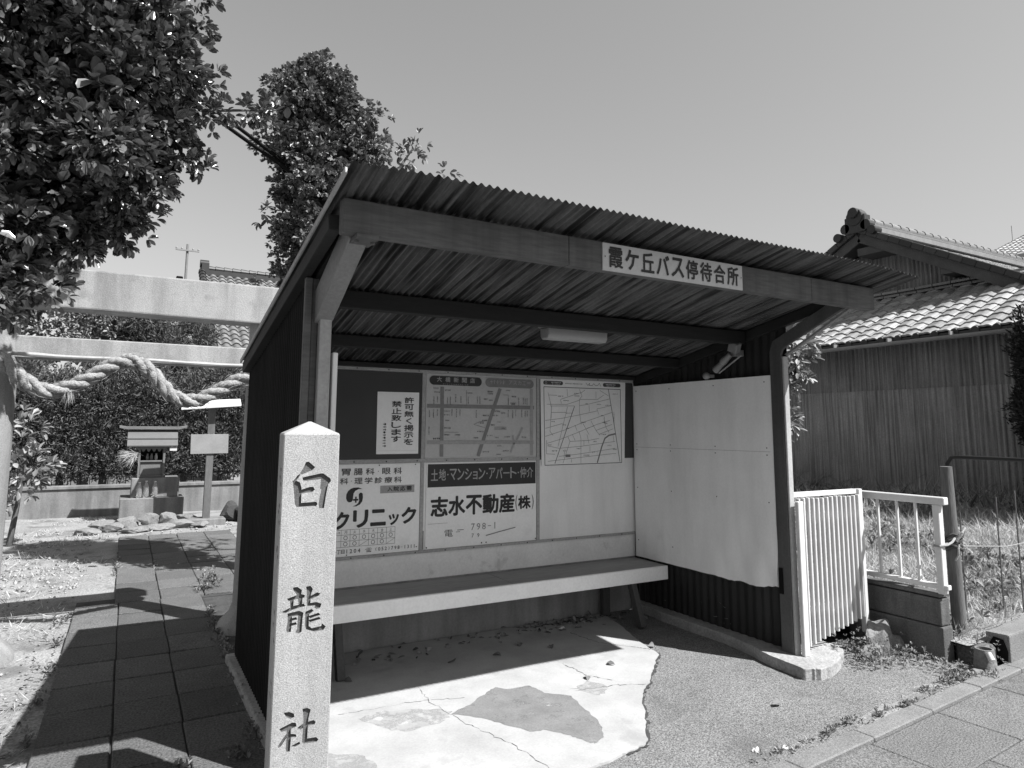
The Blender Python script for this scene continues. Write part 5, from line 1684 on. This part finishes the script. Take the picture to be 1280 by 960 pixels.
HP.tube([(7.5, 4.06, .25), (7.5, 4.05, 1.10), (7.5, 4.035, 1.22), (7.5, 3.99, 1.285), (7.5, 3.92, 1.292), (7.5, 3.2, 1.285), (7.5, 2.6, 1.28), (7.5, 2.53, 1.26), (7.5, 2.50, 1.2), (7.5, 2.5, .25)], .020, 10)
tag(HP.build('pipe_hoop', M['black_pipe'], smooth=True, base=(7.5, 3.3, .25)), 'black bent pipe hoop standing in the weeds before the house wall', 'pipe hoop')
# kerb stones, mouth of the drain, broken pipe and rocks
KS = MB()
KS.poly_prism([(5.235, 2.50, -.03), (14.0, 3.155, -.03), (14.0, 3.155, .20), (5.235, 2.50, .20)], (-.02, .14, 0))
kso = tag(KS.build('kerb_stone', M['kerb'], bevel=.012, seg=2, base=(6.3, 2.6, 0)), 'raised concrete kerb stone with a broken hollow end right of the block wall', 'kerb stone')
MB().poly_prism([(5.2305, 2.520, .0), (5.2325, 2.512, .09), (5.2275, 2.535, .165), (5.2195, 2.590, .175), (5.2155, 2.622, .12), (5.2165, 2.615, .0)], (-.004, .0, 0)).build('mouth_shade_panel', M['black'], kso)  # black panel on the end face, in place of shade inside the hollow
BP = MB()
BP.lathe((5.00, 2.545, -.01), [(.072, 0), (.064, .08), (.055, .15), (.044, .15), (.052, .08), (.05, .02)], 14)
tag(BP.build('broken_pipe', M['stone'], smooth=True, base=(5.0, 2.545, 0)), 'broken stub of earthenware pipe by the end of the kerb stone', 'pipe')
tag(MB().tube([(4.945, 2.475, .09), (4.955, 2.50, .13)], [.020, .018], 10).build('pale_stub', M['sign_white'], smooth=True, base=(4.95, 2.49, .09)), 'little pale stub lying against the broken pipe', 'stub')
rk = [((4.74, 3.10, -.02), (.13, .10, .20), 'large pointed rock between the slatted panel and the block wall'), ((4.57, 3.06, -.02), (.12, .09, .10), 'low weedy rock at the foot of the slatted panel'), ((4.85, 3.04, -.03), (.10, .08, .13), 'sloping rock against the block wall'),
      ((4.86, 2.53, 0), (.06, .05, .035), 'small rock before the end of the block wall'), ((4.78, 2.60, 0), (.05, .04, .03), 'small pale stone at the corner of the block wall')]
for k, (c, r, lab) in enumerate(rk):
    o = link_mesh('rock', rock(c, r, 90 + k, .5, .45), None, c)
    o.data.materials.append(M['stone'])
    tag(o, lab, 'rock')

# ------------------------------------------------------------------ plants at the right
KC = 1.17
tree('dark_conifer', 'black green columnar conifer at the right edge before the house', 'conifer', (8.1 * KC, 3.2 * KC, 0), [([(8.1 * KC, 3.2 * KC, .2), (8.1 * KC, 3.2 * KC, 2.2)], [.08, .03])],
     needle_crown([((c_[0] * KC, c_[1] * KC + .17, 1.55 + (c_[2] - 1.55) * KC), r_) for c_, r_ in [((8.15, 3.14, 2.35), (.36, .36, .55)), ((8.15, 3.14, 1.75), (.38, .40, .5)), ((8.2, 3.05, 1.2), (.32, .34, .5)), ((8.3, 2.9, 1.9), (.5, .4, .9)), ((8.2, 2.95, .95), (.5, .45, .4))]], 5200, .06, .022), M['bark'], M['black_leaf'])
bl = [((6.3, 5.0, 2.50), (.22, .25, .22)), ((6.35, 4.95, 2.28), (.2, .2, .18)), ((6.28, 5.1, 2.08), (.18, .2, .15)), ((6.3, 5.15, 1.65), (.2, .2, .18)), ((6.25, 5.3, 2.3), (.35, .35, .35)), ((6.2, 5.4, 1.8), (.35, .35, .35)), ((6.52, 4.90, 2.55), (.14, .14, .10))]
tree('broadleaf_shrub', 'bright leaved shrub showing past the right shelter post', 'shrub', (6.2, 5.4, .1), [([(6.2, 5.4, .1), (6.22, 5.35, 1.2), (6.25, 5.2, 2.4)], [.05, .04, .015])], leaf_crown(bl + [((6.44, 4.94, 2.42), (.14, .14, .16)), ((6.40, 4.96, 2.20), (.12, .12, .14))], 46, .13, .34, 6, (.4, 1.08)), M['bark'], M['leaf_pale'])

def setstuff(name, V, F, m_, label=None):
    o = link_mesh(name, np_mesh(name, V, F, m_))
    o['kind'] = 'stuff'
    return o

def lot_zv(x, y):
    t = np.clip((x - 5.0) / 4.5, 0, 1)
    return .13 + .40 * t * t * (3 - 2 * t)

# dry tangled grass on the lot
def grass_on(n, x0, x1, y0, y1, L, W, upv, lo=.5, cond=None):
    x = RNG.uniform(x0, x1, n)
    y = RNG.uniform(y0, y1, n)
    if cond is not None:
        k = cond(x, y)
        x, y = x[k], y[k]
    cl = .5 + .5 * np.sin(x * 3.1 + 2 * np.sin(y * 2.3)) * np.sin(y * 3.7 + 1.5 * np.sin(x * 2.9))
    P_ = np.stack([x, y, lot_zv(x, y) - .02], 1)
    D = unit(RNG.normal(size=(len(x), 3)) * np.array([1, 1, .45]) + np.array([0, 0, upv]))
    return blades(P_, D, L * RNG.uniform(.5, 1.3, len(x)) * (lo + (1 - lo) * 2 * cl), W)
G = []
incl = lambda x, y: ((x > 5.08) | (y > 3.45))
G.append(grass_on(60000, 5.05, 8.2, 2.75, 5.2, .13, .0060, .40, .65, incl))
G.append(grass_on(45000, 5.5, 10.4, 3.0, 9.5, .18, .009, .45, .65, incl))
G.append(grass_on(5000, 9.6, 10.4, 2.5, 9.5, .26, .008, 1.0, .4))
G.append(grass_on(3500, 4.15, 5.05, 3.45, 4.6, .14, .010, .9))
V, F = join(G)
setstuff('grass', V, F, M['grass'])
# broad weeds among the grass
n = 2600
x = RNG.uniform(5.1, 9.5, n)
y = RNG.uniform(2.75, 6.5, n)
k = np.sin(x * 2.7 + np.sin(y * 3.1)) * np.sin(y * 3.3 + np.sin(x * 2.2)) > .1
x, y = x[k], y[k]
n = len(x)
P_ = np.stack([x, y, lot_zv(x, y) + RNG.uniform(0, .14, n)], 1)
setstuff('weeds', *rosettes(P_, np.tile([[0, 0, 1.0]], (n, 1)), 6, .060, .34, 1.1), M['weed'])
# long arching stalks against the house wall
n = 420
x = RNG.uniform(9.5, 10.3, n)
y = RNG.uniform(3.0, 9.0, n)
P_ = np.stack([x, y, lot_zv(x, y)], 1)
setstuff('tall_grass', *leaves(P_, RNG.normal(size=(n, 3)) * .35 + np.array([0, 0, 1]), RNG.uniform(.20, .45, n), .010, .1, .9), M['weed'])
# ivy weeds along the footing, gate and kerb
def weeds_at(spots, per, L, W=.45):
    Ps = []
    for (cx, cy, rx, ry, n_, hh) in spots:
        p = np.stack([cx + rx * RNG.normal(size=n_) * .5, cy + ry * RNG.normal(size=n_) * .5, RNG.uniform(.005, hh, n_)], 1)
        Ps.append(p)
    Ps = np.concatenate(Ps)
    return rosettes(Ps, np.tile([[0, 0, 1.0]], (len(Ps), 1)), per, L, W, 1.0)
spots = [(4.50, 3.05, .22, .16, 90, .14), (4.42, 2.95, .20, .12, 60, .06), (4.62, 2.92, .2, .14, 70, .10), (4.78, 2.82, .12, .16, 50, .07), (4.80, 3.10, .1, .12, 30, .16), (4.72, 2.62, .10, .10, 40, .06), (4.62, 2.52, .12, .05, 40, .05), (4.85, 2.45, .12, .05, 30, .04),
         (4.35, 3.17, .06, .05, 14, .10), (5.02, 2.58, .1, .05, 20, .08), (4.45, 3.16, .10, .05, 24, .18), (5.14, 2.64, .14, .12, 60, .17)]
for k in range(22):
    u_ = .15 + k * .1 + random.uniform(-.04, .04)
    p = K0 + E1 * u_ + E2 * (.135 + random.uniform(-.02, .05))
    spots.append((p.x, p.y, .05, .022, random.choice((0, 2, 3, 6, 12, 16)), random.choice((.012, .02, .035))))
setstuff('creeping_weeds', *weeds_at(spots, 5, .020), M['weed'])
spots = [(.70, y_, .05, .2, 14, .05) for y_ in np.arange(3.3, 6.5, .3)] + [(-.33, y_, .05, .15, 9, .03) for y_ in np.arange(3.6, 7.2, .3)][::2] + [(.78, 7.25, .10, .10, 50, .22), (.30, 3.55, .03, .03, 8, .05), (.64, 3.75, .03, .05, 12, .09), (.56, 3.55, .05, .05, 14, .07), (.0, 9.0, .05, .5, 30, .03), (.38, 8.6, .03, .3, 16, .03)]
setstuff('creeping_weeds', *weeds_at(spots, 6, .035, .4), M['weed'])
# sparse grass and dead leaves over the yard
n = 14000
x = RNG.uniform(-3.2, .0, n)
y = RNG.uniform(3.2, 14, n)
k = (np.sin(x * 4.1 + np.sin(y * 3)) * np.sin(y * 2.7 + np.sin(x * 3.3)) > .1) & ((x < -.38) | (y > 7.4))
P_ = np.stack([x[k], y[k], np.zeros(k.sum())], 1)
setstuff('yard_grass', *blades(P_, RNG.normal(size=(k.sum(), 3)) * np.array([1, 1, .3]) + np.array([0, 0, .7]), RNG.uniform(.03, .10, k.sum()), .006), M['grass'])
n = 260
x = np.concatenate([RNG.uniform(-2.5, -.35, 180), RNG.normal(-.40, .06, 80)])
y = np.concatenate([RNG.uniform(3.4, 9, 180), RNG.uniform(3.6, 7.0, 80)])
P_ = np.stack([x, y, np.full(n, .022)], 1)
setstuff('fallen_leaves', *leaves(P_, RNG.normal(size=(n, 3)) * np.array([1, 1, .12]), RNG.uniform(.02, .05, n), .018), M['litter'])
# dead leaves swept under the bench
n = 190
x = np.concatenate([RNG.normal(3.2, .22, 110), RNG.uniform(1.2, 3.9, 80)])
y = np.concatenate([RNG.normal(4.76, .06, 110), RNG.uniform(4.5, 4.84, 80)])
y = np.minimum(y, 4.85)
P_ = np.stack([x, y, np.full(n, .018)], 1)
setstuff('fallen_leaves', *leaves(P_, RNG.normal(size=(n, 3)) * np.array([1, 1, .25]), RNG.uniform(.03, .06, n), .025), M['litter'])
for k, (x, y) in enumerate(((3.14, 4.57), (2.33, 4.27), (2.58, 4.45), (1.95, 4.32), (2.9, 3.75), (2.62, 3.68), (3.28, 2.80), (1.30, 4.28), (2.75, 4.3), (3.35, 3.95))):
    V, F = leaves(np.array([[x, y, .020]]), np.array([[math.cos(k * 2.1), math.sin(k * 2.1), .1]]), .065, .035, .4, .2)
    o = link_mesh('dead_leaf', np_mesh('dead_leaf', V, F, M['litter']), None, (x, y, .02))
    tag(o, ('curled dead leaf under the bench front, farthest right', 'single dead leaf in the shade at the middle of the floor', 'dead leaf in the shade right of the middle of the floor', 'dead leaf in the shade left of the middle of the floor', 'dead leaf in the sun by the shade edge', 'dead leaf on the sunlit floor above the grey patch',
            'dead leaf lying alone on the asphalt', 'dead leaf at the left of the shaded floor behind the stone marker', 'dead leaf between bench and shade edge', 'dead leaf by the ragged floor edge')[k], 'dead leaf', 'dead leaves on the shelter floor')
for k, (x, y, s_) in enumerate(((2.77, 2.484, .028), (2.921, 2.438, .02), (3.06, 4.62, .034))):
    o = link_mesh('paper_scrap', rock((x, y, .0), (s_, s_ * .7, s_ * .8), 120 + k, .6, .9), None, (x, y, 0))
    o.data.materials.append(M['sign_white'])
    tag(o, ('crumpled white paper scrap on the asphalt by the kerb, the larger one', 'small crumpled paper scrap on the asphalt beside the larger one', 'crumpled pale paper ball under the bench')[k], 'paper scrap')

# pebbles and crumbs of soil over the yard and along the footing
n = 2700
x = np.concatenate([RNG.uniform(-2.6, -.3, 1900), RNG.uniform(.70, .80, 200), RNG.uniform(-1.2, 2.2, 600)])
y = np.concatenate([RNG.uniform(3.0, 9.5, 1900), RNG.uniform(3.2, 7.0, 200), RNG.uniform(9.5, 12.5, 600)])
k = ~((x > -.3) & (x < 1.45) & (y < 11.2))
x, y = x[k], y[k]
n = len(x)
s_ = RNG.uniform(.004, .013, n) * (1 + (y > 8) * .8)
C_ = np.stack([x, y, s_ * .35 + .004], 1)
oct_ = np.array([(1, 0, 0), (-1, 0, 0), (0, 1, 0), (0, -1, 0), (0, 0, .7), (0, 0, -.7)])
V = C_[:, None, :] + (oct_[None] + RNG.normal(size=(n, 6, 3)) * .25) * s_[:, None, None]
T = np.array([(0, 2, 4), (2, 1, 4), (1, 3, 4), (3, 0, 4), (2, 0, 5), (1, 2, 5), (3, 1, 5), (0, 3, 5)])
F = (np.arange(n)[:, None, None] * 6 + T[None]).reshape(-1, 3)
setstuff('gravel', V.reshape(-1, 3), F, M['pebble'])

# a line of far trees closing the view behind the lot
fb = [((x_, 27 + 2 * math.sin(x_ * 1.7), 1.6 + .5 * math.sin(x_ * 2.9)), (1.5, 1.2, 1.7)) for x_ in np.arange(6, 34, 1.6)]
V, F = join(leaf_crown(fb, 3.2, .42, .5, 6, (.5, 1.06)))
setstuff('treeline', V, F, M['leaf_tree'])
